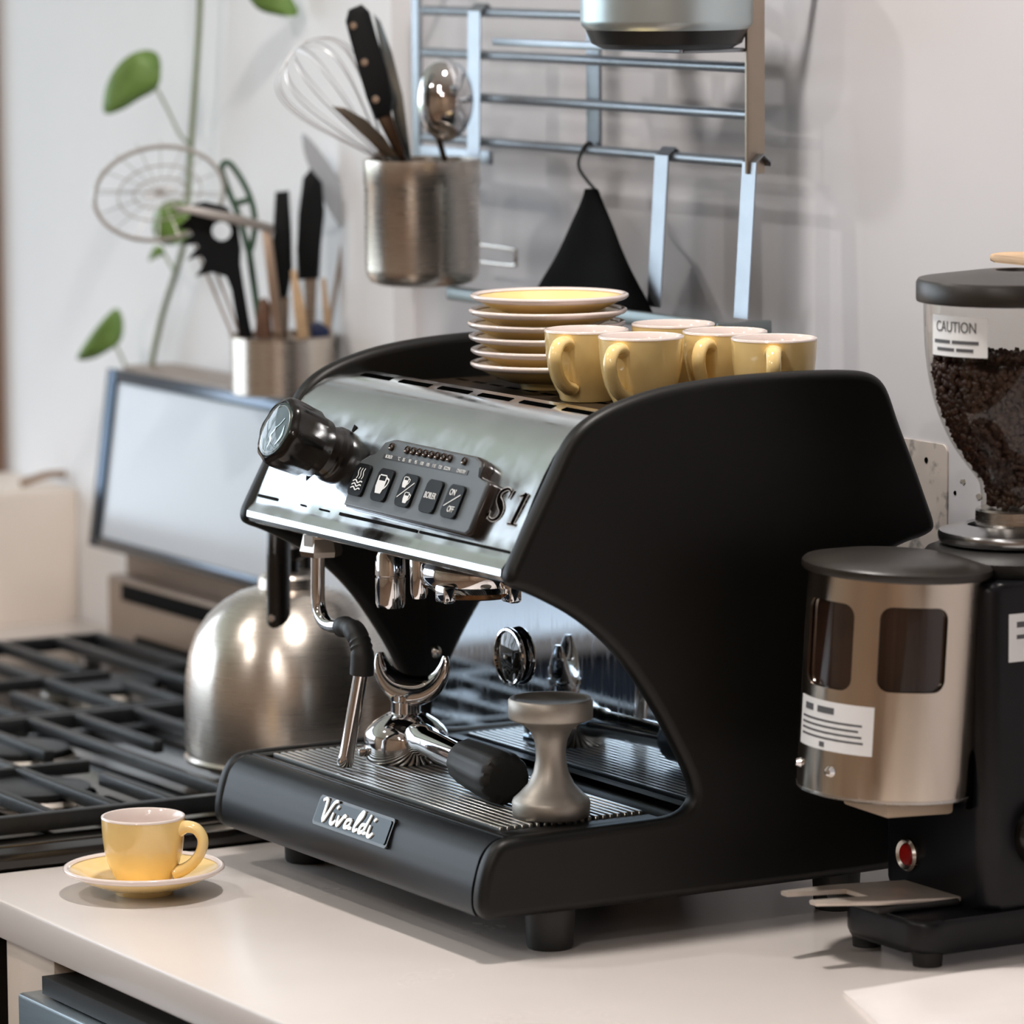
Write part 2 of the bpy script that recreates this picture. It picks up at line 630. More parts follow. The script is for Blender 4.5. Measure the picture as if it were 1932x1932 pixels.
# ------------------------------------------------------------------ gas range
rng = thing('gas_range', 'black gas stove top with a tilted steel framed back panel, left of the coffee machine', 'stove', (-0.93, 0.1, ZF))
obj('body', B().box(-1.388, -0.470, -0.23, 0.40, ZF, -0.002, 0.004), M_HOB, rng)
obj('hob_rim', B().box(-1.388, -0.470, -0.235, 0.365, -0.001, 0.013, 0.003), M_HOB, rng)
obj('hob_top', B().box(-1.36, -0.494, -0.21, 0.345, 0.0125, 0.0145, 0.0008), mat('polished hob steel', '6E6862', 0.16, 1.0, var=0.15, vscale=9, rvar=0.06), rng)
for bx_, by_, br in ((-1.115, 0.235, 0.05), (-0.715, 0.235, 0.042), (-0.842, 0.03, 0.042), (-1.115, 0.02, 0.05), (-0.668, -0.035, 0.046), (-1.115, -0.13, 0.04)):
    if (bx_, by_) == (-1.115, -0.13):
        continue
    bc = obj('burner_cap', B().lathe([(0, 0.0255), (br * 0.8, 0.0255), (br, 0.0235), (br, 0.0195), (br * 0.93, 0.0185)], 32, Matrix.Translation((bx_, by_, 0))), M_IRON, rng)
    obj('burner_ring', B().lathe([(br * 0.9, 0.0185), (br * 0.9, 0.0145), (br * 1.15, 0.0145), (br * 1.1, 0.018)], 32, Matrix.Translation((bx_, by_, 0))), M_ALU, bc)
# back guard with tilted panel
obj('back_box', B().box(-1.397, -0.47, 0.392, 0.447, -0.02, 0.283, 0.004), mat('taupe enamel', '8D7A6B', 0.35, 0.2, var=0.05), rng)
obj('lower_panel', B().box(-1.397, -0.47, 0.372, 0.392, -0.02, 0.079, 0.004), mat('taupe enamel', '8D7A6B', 0.35), rng)
obj('vent_slot', B().box(-1.36, -0.5, 0.370, 0.373, 0.058, 0.074, 0.0005), mat('vent black', '0C0B0A', 0.9, spec=0.1), rng)
obj('vent_slot', B().box(-1.33, -0.5, 0.3695, 0.3725, 0.004, 0.026, 0.0005), mat('vent black', '0C0B0A', 0.9, spec=0.1), rng)
PB, PT = Vector((0, 0.364, 0.106)), Vector((0, 0.388, 0.279))
pv = (PT - PB).normalized()
pn = Vector((0, -pv.z, pv.y))
PL = (PT - PB).length
pm = basis(Vector((-1.413, PB.y, PB.z)), (1, 0, 0), pv, pn)
pw_ = 0.943
fb = B()
bw = 0.020
for (u0, u1, v0, v1) in ((0, bw, 0, PL), (pw_ - bw, pw_, 0, PL), (bw, pw_ - bw, 0, bw * 0.55), (bw, pw_ - bw, PL - bw * 0.6, PL)):
    fb.box(u0, u1, v0, v1, -0.010, 0.004, 0.0012, 2, pm)
obj('panel_frame', fb, mat('dark blue polished frame', '36424F', 0.16, 1.0, var=0.05), rng)
obj('panel_glass', B().box(bw, pw_ - bw, bw * 0.55, PL - bw * 0.6, -0.010, 0.0005, 0.0004, 1, pm), mat('pale glass panel', 'C8CED6', 0.15, spec=0.25), rng)

# two cast iron grates
GZ0, GZ1 = 0.0175, 0.0315


def bar(x0, x1, y0, y1, z0=None):
    return B().box(x0, x1, y0, y1, (GZ1 - 0.011) if z0 is None else z0, GZ1, 0.0015, 2)


def grate(label, xa, xb, burner_x, fing):
    g = thing('cooktop_grate', label, 'grate', ((xa + xb) / 2, 0.07, 0.0145), group='cast iron grates on the stove')
    h = 0.005
    obj('side_bar', bar(xa, xa + 2 * h, -0.19, 0.340, GZ0), M_IRON, g)
    obj('side_bar', bar(xb - 2 * h, xb, -0.19, 0.340, GZ0), M_IRON, g)
    obj('end_bar', bar(xa + 2 * h, xb - 2 * h, 0.330, 0.340, GZ0), M_IRON, g)
    obj('end_bar', bar(xa + 2 * h, xb - 2 * h, -0.19, -0.18, GZ0), M_IRON, g)
    for y in (0.291, 0.180, 0.079, -0.028, -0.084, -0.14):
        obj('long_bar', bar(xa + 2 * h, xb - 2 * h, y - 0.0048, y + 0.0048), M_IRON, g)
    for (fx0, fx1, y) in fing:
        obj('finger', bar(fx0, fx1, y - 0.0048, y + 0.0048), M_IRON, g)
    for (cx, y0, y1) in burner_x:
        obj('cross_finger', bar(cx - 0.0048, cx + 0.0048, y0, y1), M_IRON, g)
    for fx in (xa + h, xb - h):
        for fy in (-0.18, 0.07, 0.33):
            obj('foot', B().box(fx - 0.006, fx + 0.006, fy - 0.006, fy + 0.006, 0.0146, GZ0 + 0.002, 0.001), M_IRON, g)


grate('black cast iron grate at the far side of the stove, away from the kettle', -1.345, -0.9395, [(-1.122, 0.0838, 0.245), (-1.115, -0.0228, 0.02), (-1.122, 0.2958, 0.33)],
      [(-1.335, -1.150, 0.232), (-1.067, -0.9495, 0.236), (-1.063, -0.9495, 0.123), (-1.335, -1.15, 0.123), (-1.335, -1.17, 0.025), (-1.06, -0.9495, 0.025)])
grate('black cast iron grate carrying the steel kettle', -0.9355, -0.517, [(-0.715, -0.0792, 0.035), (-0.715, 0.1848, 0.20), (-0.715, 0.2958, 0.33)],
      [(-0.9255, -0.764, 0.123), (-0.9255, -0.770, 0.025), (-0.656, -0.527, 0.021), (-0.66, -0.527, 0.123), (-0.9255, -0.77, 0.236), (-0.66, -0.527, 0.236)])

# kettle
KX, KY, KZ = -0.625, 0.178, GZ1
ket = thing('kettle', 'brushed steel dome kettle with a black handle on the stove grate', 'kettle', (KX, KY, KZ))
T = Matrix.Translation((KX, KY, KZ))
prof = [(0.0, 0.001), (0.080, 0.0), (0.0845, 0.002), (0.0855, 0.005), (0.083, 0.0075), (0.0842, 0.012), (0.0842, 0.055), (0.0835, 0.072), (0.0805, 0.090), (0.075, 0.106), (0.066, 0.120), (0.054, 0.131), (0.042, 0.1385), (0.031, 0.142), (0.0, 0.1425)]
obj('body', B().lathe([(r * 1.045, z) for r, z in prof], 72, T), M_STEEL_H, ket, ang=50)
obj('collar', B().lathe([(0.036, 0.139), (0.033, 0.1405), (0.0275, 0.143), (0.0265, 0.152), (0.024, 0.1545), (0.0, 0.156)], 48, T), M_STEEL_H, ket)
obj('lid_knob', B().lathe([(0.007, 0.155), (0.007, 0.164), (0.013, 0.168), (0.013, 0.176), (0.009, 0.181), (0, 0.182)], 24, T), M_BPLAST, ket)
hd = Vector((0.80, -0.60, 0)).normalized()
pth = []
for a in range(-112, 113, 8):
    s_, c_ = math.sin(R(a)), math.cos(R(a))
    pth.append(Vector((KX, KY, KZ + 0.168)) + hd * (0.058 * s_) * (1 if abs(a) < 90 else 0.97) + Vector((0, 0, 0.062 * c_)))
pth = [Vector((KX, KY, KZ + 0.115)) - hd * 0.057] + pth[3:-3] + [Vector((KX, KY, KZ + 0.117)) + hd * 0.060]
kh = obj('handle', B().tube(smooth(pth, 3), 0.0105, 14, flat=0.8), M_BPLAST, ket)
e_ = pth[-1] + Vector((0.004, -0.008, 0.012))
obj('screw', B().lathe([(0, 0.002), (0.003, 0.0018), (0.0035, 0)], 12, axis_mtx(Vector((KX, KY, KZ + 0.127)) + hd * 0.060 + Vector((0.4, -0.86, 0)) * 0.0088, (0.5, -0.86, 0))), M_CHROME, kh)
sp = Vector((-0.5, 0.86, 0))
obj('spout', B().tube([Vector((KX, KY, KZ + 0.085)) + sp * 0.075, Vector((KX, KY, KZ + 0.105)) + sp * 0.095, Vector((KX, KY, KZ + 0.118)) + sp * 0.108], [0.017, 0.013, 0.010], 16), M_STEEL_H, ket)

# ------------------------------------------------------------------ espresso machine
MX0, MX1 = -0.418, 0.0
XI0, XI1 = -0.404, -0.014
mach = thing('espresso_machine', 'black and polished steel single group espresso machine with cups on top', 'espresso machine', (-0.209, 0.16, 0))
out = [(0.014, 0.0288), (0.006, 0.0305), (0.0018, 0.037), (0.0015, 0.043), (0.002, 0.050), (0.005, 0.063), (0.009, 0.073), (0.015, 0.081), (0.024, 0.0855)]
out += [(0.06, 0.086), (0.10, 0.0862), (0.145, 0.0865), (0.160, 0.0875), (0.170, 0.091), (0.1755, 0.098), (0.175, 0.108)]
out += [(0.169, 0.122), (0.161, 0.137), (0.150, 0.157), (0.137, 0.177), (0.121, 0.199), (0.103, 0.218), (0.080, 0.236), (0.057, 0.2485), (0.040, 0.2565)]
out += [(0.0325, 0.2590), (0.0268, 0.2625), (0.0262, 0.2700), (0.0310, 0.2795), (0.044, 0.303), (0.061, 0.333), (0.070, 0.350), (0.077, 0.3605), (0.086, 0.369), (0.098, 0.376), (0.116, 0.383), (0.149, 0.391), (0.193, 0.3955), (0.237, 0.397), (0.282, 0.3965), (0.312, 0.395)]
out += [(0.327, 0.3925), (0.337, 0.386), (0.343, 0.376), (0.350, 0.357), (0.364, 0.326), (0.377, 0.294), (0.3825, 0.281), (0.3815, 0.2745), (0.372, 0.2705), (0.360, 0.2685), (0.340, 0.262), (0.335, 0.25), (0.335, 0.10), (0.340, 0.085), (0.352, 0.078), (0.360, 0.07), (0.360, 0.04), (0.355, 0.031), (0.345, 0.029)]


def rounded_plate(outline, xa, xb, r, steps=5):
    """plate across x with softly rounded edges all round"""
    P = [Vector((a, c_)) for a, c_ in outline]
    for _ in range(2):                       # corner cutting
        Q = []
        for i in range(len(P)):
            p0, p1 = P[i], P[(i + 1) % len(P)]
            Q += [p0 * 0.75 + p1 * 0.25, p0 * 0.25 + p1 * 0.75]
        P = Q
    k = len(P)
    area_ = sum(P[i].x * P[(i + 1) % k].y - P[(i + 1) % k].x * P[i].y for i in range(k))
    sg = 1 if area_ > 0 else -1
    N = []
    for i in range(k):
        d = (P[(i + 1) % k] - P[i - 1]).normalized()
        N.append(Vector((-d.y, d.x)) * sg)   # inward
    for _ in range(3):
        N = [(N[i - 1] + N[i] * 2 + N[(i + 1) % k]).normalized() for i in range(k)]
    b = B()
    rings = []
    for j in range(steps + 1):
        th = math.pi / 2 * j / steps
        rings.append((xa + r * (1 - math.cos(th)), r * (1 - math.sin(th))))
        rings.append((xb - r * (1 - math.cos(th)), r * (1 - math.sin(th))))
    lo = sorted([t for t in rings if t[0] < (xa + xb) / 2 + 1e-9], key=lambda t: -t[1])
    hi = sorted([t for t in rings if t[0] > (xa + xb) / 2 + 1e-9], key=lambda t: t[1])
    rings = lo + hi
    rows_ = []
    for (x, ins) in rings:
        rows_.append([b.bm.verts.new((x, p.x + n_.x * ins, p.y + n_.y * ins)) for p, n_ in zip(P, N)])
    for a_, b_ in zip(rows_, rows_[1:]):
        for i in range(k):
            b.bm.faces.new((a_[i], a_[(i + 1) % k], b_[(i + 1) % k], b_[i]))
    b.bm.faces.new(rows_[0])
    b.bm.faces.new(rows_[-1][::-1])
    return b


for (xa, xb) in ((-0.0165, MX1), (MX0, -0.4015)):
    b = rounded_plate(out, xa, xb, 0.0068, 6)
    obj('side_panel', b, M_BLACK, mach, ang=60)

# chrome head front
face = [(0.046, 0.262), (0.034, 0.2615), (0.0295, 0.2635), (0.0275, 0.267), (0.0280, 0.2715), (0.0310, 0.2750), (0.0325, 0.2765), (0.034, 0.2785)]
face += [(0.0405, 0.2915), (0.048, 0.306), (0.055, 0.3205), (0.0625, 0.3345), (0.070, 0.3465), (0.0775, 0.3560), (0.0850, 0.3625), (0.094, 0.3680), (0.104, 0.3712), (0.115, 0.3728), (0.128, 0.3735), (0.130, 0.3720), (0.130, 0.362)]
hp = obj('head_panel', B().sheet(face, XI0 + 0.0003, XI1 - 0.0006 - 0.0014, 0.0014), M_PANEL, mach, ang=30)
# worn black pinstripe just above the lip
for (xa, xb, hgt) in ((-0.40, -0.368, 0.0011), (-0.33, -0.322, 0.0006), (-0.30, -0.285, 0.0006), (-0.268, -0.150, 0.0011), (-0.146, -0.018, 0.0009)):
    obj('pinstripe', B().box(xa, xb, -0.0002, 0.0002, -hgt, hgt, 0, 1, basis((0, 0.0356, 0.2830), (1, 0, 0), (0, -0.9104, 0.4138), (0, 0.4138, 0.9104))), M_DARKPRINT, hp)
# vent slots
for i in range(6):
    xa = -0.374 + i * 0.0602
    poly = [(xa, 0.1105), (xa + 0.046, 0.1105), (xa + 0.041, 0.1180), (xa - 0.005, 0.1180)]
    def zz(y):
        return 0.3722 + (y - 0.110) * 0.10
    obj('vent_slot', B().prism(poly, lambda u, v, s: (u, v, zz(v) + (0.0004 if s else -0.0012))), mat('slot black', '040404', 0.9, spec=0.0), hp)

# cup tray on top
tray = obj('cup_tray', B().box(XI0 + 0.001, XI1 - 0.0026, 0.131, 0.338, 0.358, 0.3625, 0.0008), mat('dark bronze cup tray', '4A3E32', 0.35, 0.7, var=0.25, vscale=40), mach)
slot = None
for r_ in range(7):
    for c_ in range(14):
        xx, yy = -0.385 + c_ * 0.026 + (0.013 if r_ % 2 else 0), 0.148 + r_ * 0.029
        if xx > -0.035:
            continue
        if slot is None:
            slot = obj('slot', B().box(-0.008, 0.008, -0.0022, 0.0022, -0.001, 0.0003), mat('slot black', '040404', 0.9, spec=0.0), tray, local=True)
            slot.matrix_local = WM[mach].inverted() @ Matrix.Translation((xx, yy, 0.3625))
        else:
            share(slot, 'slot', tray, WM[mach].inverted() @ Matrix.Translation((xx, yy, 0.3625)))
obj('rear_wall', B().box(XI0 + 0.001, XI1 - 0.0026, 0.3385, 0.344, 0.275, 0.372, 0.001), M_BLACK, mach)
obj('head_floor', B().box(XI0 + 0.001, XI1 - 0.0026, 0.047, 0.3380, 0.2585, 0.2635, 0.001), M_BLACK, mach)
obj('head_core', B().box(XI0 + 0.001, XI1 - 0.0026, 0.1315, 0.3380, 0.264, 0.357), M_BLACK, mach)
obj('column', B().box(XI0 + 0.001, XI1 - 0.0026, 0.1865, 0.330, 0.088, 0.258), M_BLACK, mach)
bs = obj('backsplash', B().box(XI0 + 0.0015, XI1 - 0.0031, 0.1815, 0.1862, 0.0885, 0.2582, 0.0004, 1), M_MIRROR, mach)
for px_, py_ in ((778, 1218),):
    q = at(px_, py_, 0.1812)
    obj('screw', B().lathe([(0, 0.0042), (0.003, 0.0038), (0.0052, 0.0022), (0.0062, 0)], 16, axis_mtx(Vector((-0.388, 0.1815, q.z)), (0, -1, 0))), M_CHROME, bs)
# round gauge on the backsplash
gq = at(958, 1239, 0.1755)
ga = axis_mtx(Vector((gq.x, 0.1815, gq.z)), (0, -1, 0))
gg = obj('gauge', B().lathe([(0.0150, 0.0), (0.0200, 0.0012), (0.0218, 0.0030), (0.0222, 0.0048), (0.0215, 0.0062), (0.0198, 0.0065), (0.0192, 0.0052)], 48, ga), M_CHROME, mach)
obj('dial', B().lathe([(0.0193, 0.0050), (0.0120, 0.0068), (0.006, 0.0075), (0.0, 0.0077)], 40, ga), mat('dark gauge face', '14130F', 0.05), gg)
obj('pin', B().lathe([(0, 0.0095), (0.0016, 0.0090), (0.002, 0.0074)], 12, ga), M_ALU, gg)

# base
obj('base_body', B().box(XI0 + 0.001, XI1 - 0.0026, 0.024, 0.350, 0.031, 0.0700), M_BLACK, mach)
frontc = [(0.024, 0.0300), (0.0085, 0.0300), (0.0045, 0.0330), (0.0028, 0.0400), (0.0032, 0.0500), (0.0050, 0.0580), (0.0068, 0.0640), (0.0098, 0.0720), (0.0140, 0.0775), (0.0185, 0.0812), (0.0240, 0.0835), (0.0280, 0.0835)]
sm = smooth([(a, b_, 0) for a, b_ in frontc], 4)
obj('front_panel', B().sheet([(p.x, p.y) for p in sm], XI0 + 0.0006, XI1 - 0.0026, 0.002), M_BASEF, mach, ang=60)
trf = B()
for (a, b_, c_, d_) in ((XI0 + 0.001, XI1 - 0.0026, 0.0285, 0.0335), (XI0 + 0.001, XI1 - 0.0026, 0.158, 0.181), (XI0 + 0.001, -0.389, 0.0335, 0.158), (-0.034, XI1 - 0.0026, 0.0335, 0.158)):
    trf.box(a, b_, c_, d_, 0.071, 0.0845, 0.001)
obj('tray_frame', trf, M_BLACK, mach)
dt = obj('drip_tray', B().box(-0.388, -0.0345, 0.034, 0.1578, 0.0702, 0.0722), mat('dark steel pan', '3A3733', 0.3, 0.8, var=0.2), mach)
slat = None
for i in range(20):
    y = 0.0395 + i * 0.0060
    L = Matrix.Translation((-0.2115, y, 0.0855))
    if slat is None:
        slat = obj('slat', B().box(-0.1735, 0.1735, -0.00155, 0.00155, -0.0042, 0.0010, 0.0005, 1), mat('worn steel slat', 'C8C8C4', 0.3, 1.0), dt, local=True)
        slat.matrix_local = WM[mach].inverted() @ L
    else:
        share(slat, 'slat', dt, WM[mach].inverted() @ L)
for i in range(7):
    obj('cross_wire', B().tube([(-0.380 + i * 0.0562, 0.0352, 0.0798), (-0.380 + i * 0.0562, 0.157, 0.0798)], 0.0016, 8), mat('coppery wire', 'D8B090', 0.2, 1.0), dt)
for fx, fy in ((-0.024, 0.070), (-0.386, 0.066), (-0.03, 0.315), (-0.385, 0.315)):
    obj('foot', B().lathe([(0, 0.0), (0.0155, 0.0), (0.0165, 0.002), (0.0178, 0.028), (0.0178, 0.0295), (0, 0.0295)], 28, Matrix.Translation((fx, fy, 0))), M_RUBBER, mach)
# badge with script lettering
bn = Vector((0, -0.92, 0.39)).normalized()
bv = Vector((0, 0.39, 0.92)).normalized()
bm_ = basis((-0.197, 0.00755, 0.0675), (1, 0, 0), bv, bn)
bd = obj('badge', B().prism(rrect(0.114, 0.0225, 0.002), lambda u, v, s: bm_ @ Vector((u, v, 0.0012 if s else -0.0035)), 0.0004, 1), M_BPLAST, mach)
obj('badge_plate', B().prism(rrect(0.109, 0.018, 0.001), lambda u, v, s: bm_ @ Vector((u, v, 0.0020 if s else 0.0010)), 0.0006, 2), mat('dark mirror badge', '303234', 0.14, 1.0), bd)
LT = {'V': [[(-0.4, 1.0), (0.0, 1.05), (0.35, 0.0), (0.75, 1.0), (1.1, 1.15)]],
      'i': [[(0, 0.55), (0.05, 0.1), (0.3, 0.0), (0.5, 0.2)], [(0.16, 0.8), (0.28, 0.95)]],
      'v': [[(0, 0.5), (0.2, 0.0), (0.55, 0.55), (0.75, 0.5)]],
      'a': [[(0.5, 0.5), (0.1, 0.4), (0.1, 0.05), (0.45, 0.15), (0.5, 0.5)], [(0.52, 0.5), (0.5, 0.1), (0.8, 0.1)]],
      'l': [[(0.1, 0.2), (0.45, 0.85), (0.35, 1.05), (0.15, 0.7), (0.15, 0.05), (0.5, 0.15)]],
      'd': [[(0.5, 0.5), (0.1, 0.4), (0.1, 0.05), (0.45, 0.15), (0.55, 0.6), (0.62, 1.05)], [(0.55, 0.5), (0.52, 0.1), (0.8, 0.1)]]}
cx = -0.045
S_ = 0.0145
tb = B()
for ch, adv in (('V', 1.05), ('i', 0.6), ('v', 0.85), ('a', 0.9), ('l', 0.6), ('d', 0.9), ('i', 0.6)):
    for st in LT[ch]:
        pts = [(cx + (x + 0.18 * y) * S_, (y - 0.47) * S_) for x, y in st]
        tb.stroke(pts, [0.0030 if 0 < i < len(pts) - 1 else 0.0020 for i in range(len(pts))], bm_ @ Matrix.Translation((0, 0, 0.0019)), 0.0012, 5)
    cx += adv * S_ * 1.02
obj('lettering', tb, mat('white silver lettering', 'F2F2EE', 0.2, 0.3), bd)

# controls on the head panel
VAX = Vector((0, 0.4138, 0.9104)).normalized()
NAX = Vector((0, -0.9104, 0.4138)).normalized()
FP = Vector((0, 0.030, 0.266)) + NAX * -0.0002


def fpm(u, v, off=0.0):
    return basis(FP + Vector((u, 0, 0)) + VAX * v + NAX * off, (1, 0, 0), VAX, NAX)


PLATE = [(-0.2535, 0.0240), (-0.0720, 0.0222), (-0.0680, 0.0250), (-0.0670, 0.0590), (-0.0700, 0.0620), (-0.0820, 0.0625), (-0.0835, 0.0640), (-0.0840, 0.0710), (-0.0880, 0.0750), (-0.0960, 0.0775), (-0.2170, 0.0785), (-0.2280, 0.0755), (-0.2320, 0.0700), (-0.2340, 0.0645), (-0.2430, 0.0638), (-0.2520, 0.0590), (-0.2550, 0.0500)]
F0 = fpm(0, 0)
cp = obj('control_plate', B().prism([(u, v) for u, v in PLATE], lambda u, v, s: F0 @ Vector((u, v, 0.0095 if s else -0.001)), 0.0012, 3), M_PLATE, mach, ang=50)
eg = B().prism([(u * 1.0 + (0.0016 if u > -0.16 else -0.0006), v + (0.0008 if v > 0.05 else -0.0008)) for u, v in PLATE], lambda u, v, s: F0 @ Vector((u, v, 0.0072 if s else -0.0008)), 0.0008, 2)
obj('plate_edge', eg, M_PLATE_S, cp, ang=50)
BU = [(-0.2411, 0.0440), (-0.2059, 0.0437), (-0.1691, 0.0434), (-0.1328, 0.0430), (-0.1008, 0.0427)]
btn = []
for i, (u, v) in enumerate(BU):
    bq = fpm(u, v, 0.0095)
    poly = [(x + y * 0.02, y) for x, y in rrect(0.0215, 0.0245, 0.0035)]
    o = obj('button', B().prism(poly, lambda a, b_, s: bq @ Vector((a, b_, 0.0022 if s else -0.001)), 0.0007, 2), M_BUTTON, cp)
    btn.append((o, fpm(u, v, 0.0119)))
W = 0.0008
o, q = btn[0]
sy = B()
for k in (-0.0038, 0.0, 0.0038):
    sy.stroke([(k, 0.0005), (k + 0.0012, 0.003), (k - 0.0002, 0.006), (k + 0.001, 0.0088)], [W] * 4, q, 0.0002, 5)
for k in (-0.0018, -0.0045, -0.0072):
    sy.stroke([(-0.0072, k), (-0.0035, k + 0.0012), (0.0005, k - 0.0008), (0.004, k + 0.0006), (0.0068, k + 0.0002)], [W * 1.3] * 5, q, 0.0002, 5)
obj('symbol', sy, M_PRINT, o)


def cup_symbol(b, q, cx_, cy_, s, handle=True):
    b.prism([(cx_ - 0.0055 * s, cy_ + 0.0062 * s), (cx_ - 0.0055 * s, cy_ - 0.001 * s), (cx_ - 0.0035 * s, cy_ - 0.0055 * s), (cx_ + 0.0035 * s, cy_ - 0.0055 * s), (cx_ + 0.0055 * s, cy_ - 0.001 * s), (cx_ + 0.0055 * s, cy_ + 0.0062 * s), (cx_ + 0.0040 * s, cy_ + 0.0062 * s), (cx_ + 0.0040 * s, cy_ + 0.003 * s), (cx_ - 0.0040 * s, cy_ + 0.003 * s), (cx_ - 0.0040 * s, cy_ + 0.0062 * s)], lambda a, c, sd: q @ Vector((a, c, 0.0002 if sd else 0)))
    b.box(cx_ - 0.0042 * s, cx_ + 0.0042 * s, cy_ + 0.0062 * s, cy_ + 0.0070 * s, 0, 0.0002, 0, 1, q)
    if handle:
        b.stroke([(cx_ + 0.0055 * s, cy_ + 0.005 * s), (cx_ + 0.0085 * s, cy_ + 0.004 * s), (cx_ + 0.0078 * s, cy_ + 0.0005 * s), (cx_ + 0.0050 * s, cy_ - 0.002 * s)], [0.0011 * s] * 4, q, 0.0002, 4)


o, q = btn[1]
b = B()
cup_symbol(b, q, -0.001, -0.0005, 1.15)
obj('symbol', b, M_PRINT, o)
o, q = btn[2]
b = B()
cup_symbol(b, q, -0.0042, 0.0052, 0.66)
cup_symbol(b, q, 0.0042, -0.0058, 0.66)
b.stroke([(-0.0088, -0.0062), (0, 0), (0.0088, 0.0062)], [W] * 3, q, 0.0002, 2)
obj('symbol', b, M_PRINT, o)
o, q = btn[3]
text('lettering', 'BOILER', 0.0066, q, M_PRINT, o, sx=0.78)
o, q = btn[4]
text('lettering', 'ON', 0.0066, q @ Matrix.Translation((-0.0028, 0.0060, 0)), M_PRINT, o, sx=0.8)
text('lettering', 'OFF', 0.0066, q @ Matrix.Translation((0.0024, -0.0062, 0)), M_PRINT, o, sx=0.8)
obj('slash', B().stroke([(-0.0088, -0.0045), (0, 0.0004), (0.0088, 0.0052)], [W] * 3, q, 0.0002, 2), M_PRINT, o)
for u in [-0.2146] + [-0.1910 + 0.00894 * k for k in range(8)] + [-0.1071]:
    l_ = obj('indicator', B().lathe([(0.0030, 0.0), (0.0030, 0.0016), (0.0023, 0.0020), (0.0017, 0.0012), (0.0, 0.0008)], 14, fpm(u, 0.0727, 0.0095)), mat('brown led bezel', '33251C', 0.25, var=0.1), cp)
st_ = obj('label_strip', B().box(-0.222, -0.0975, 0.0634, 0.0668, 0.0094, 0.0099, 0, 1, F0), mat('printed strip', '2D2B2A', 0.4), cp)
for s, u, a in (('BOILER', -0.2135, 'CENTER'), ('°C', -0.1985, 'CENTER'), ('85', -0.1910, 'CENTER'), ('90', -0.1821, 'CENTER'), ('95', -0.1731, 'CENTER'), ('100', -0.1642, 'CENTER'), ('105', -0.1552, 'CENTER'), ('110', -0.1463, 'CENTER'), ('120', -0.1373, 'CENTER'), ('ECON', -0.1270, 'CENTER'), ('ON/STBY', -0.1065, 'CENTER')):
    text('lettering', s, 0.0037, fpm(u, 0.0651, 0.0100), M_PRINT, st_, 0.0001, a, 0.95 if len(s) < 4 else 0.85)
# S1
def it(p):
    return (p[0] + 0.2 * p[1], p[1])


q = fpm(-0.0550, 0.0495, 0.0009)
q2 = fpm(-0.0295, 0.0490, 0.0009)
S_MAIN = [(0.0075, 0.0060), (0.0070, 0.0100), (0.0010, 0.0118), (-0.0055, 0.0085), (-0.0045, 0.0035), (0.0010, 0.0), (0.0060, -0.0040), (0.0065, -0.0090), (0.0010, -0.0120), (-0.0060, -0.0108), (-0.0080, -0.0065)]
S_WID = [0.0010, 0.0012, 0.0016, 0.0032, 0.0046, 0.0056, 0.0048, 0.0034, 0.0016, 0.0012, 0.0010]
for nm, grow, th, mt in (('lettering_outline', 0.0011, 0.0002, mat('pale lettering outline', 'C9C4C2', 0.6)), ('lettering', 0.0, 0.0004, mat('black lettering', '0C0A0A', 0.9, spec=0.0))):
    s1 = B()
    for pts, wd, qq in ((S_MAIN, S_WID, q), (((0.0075, 0.0050), (0.0080, 0.0085), (0.0082, 0.0118)), (0.0004, 0.0014, 0.0016), q), (((-0.0080, -0.0058), (-0.0086, -0.0090), (-0.0088, -0.0118)), (0.0004, 0.0014, 0.0016), q),
                        (((0.002, 0.0118), (0.002, 0.0), (0.002, -0.0112)), (0.0046,) * 3, q2), (((-0.0050, 0.0088), (-0.002, 0.0096), (0.002, 0.0112)), (0.0006, 0.0016, 0.0022), q2), (((-0.0040, -0.0117), (0.002, -0.0117), (0.0080, -0.0117)), (0.0011,) * 3, q2)):
        s1.stroke([it(p) for p in pts], [w_ + grow for w_ in wd], qq, th, 6)
    obj(nm, s1, mt, hp)
# big steam knob
ku, kv = -0.309, 0.060
kq = fpm(ku, kv, 0.0)
ks = obj('knob_stem', B().lathe([(0.0215, -0.001), (0.0215, 0.004), (0.0205, 0.006), (0.0195, 0.008), (0.0195, 0.011), (0.0180, 0.013), (0.0180, 0.020), (0.0, 0.020)], 40, kq), M_BPLAST, mach)
kb = B()
rows = []
NK = 64
profk = [(0.0180, 0.0150), (0.0222, 0.0160), (0.0232, 0.024), (0.0250, 0.0255), (0.0262, 0.044), (0.0262, 0.0495), (0.0250, 0.0535), (0.0222, 0.0553), (0.0208, 0.0545)]
for (r, z) in profk:
    row = []
    for j in range(NK):
        a = 2 * math.pi * j / NK
        lob = 1.0 + (0.030 * math.cos(8 * a) if z > 0.024 else 0)
        row.append(kb.bm.verts.new(kq @ Vector((r * lob * math.cos(a), r * lob * math.sin(a), z))))
    rows.append(row)
for a_, b_ in zip(rows, rows[1:]):
    for j in range(NK):
        kb.bm.faces.new((a_[j], a_[(j + 1) % NK], b_[(j + 1) % NK], b_[j]))
kn = obj('steam_knob', kb, M_BPLAST, mach, ang=50)
obj('emblem', B().lathe([(0.0212, 0.0545), (0.0208, 0.0553), (0.0198, 0.0556), (0.0194, 0.0551), (0.0, 0.0551)], 40, kq), mat('green black emblem', '33403C', 0.3, 0.2, var=0.3, vscale=90), kn)
obj('emblem_ring', B().tube([kq @ Vector((0.0185 * math.cos(R(a)), 0.0185 * math.sin(R(a)), 0.0553)) for a in range(0, 360, 12)], 0.00035, 6, closed=True), M_ALU, kn)
eb = B()
q = kq @ Matrix.Translation((0, 0, 0.0552))
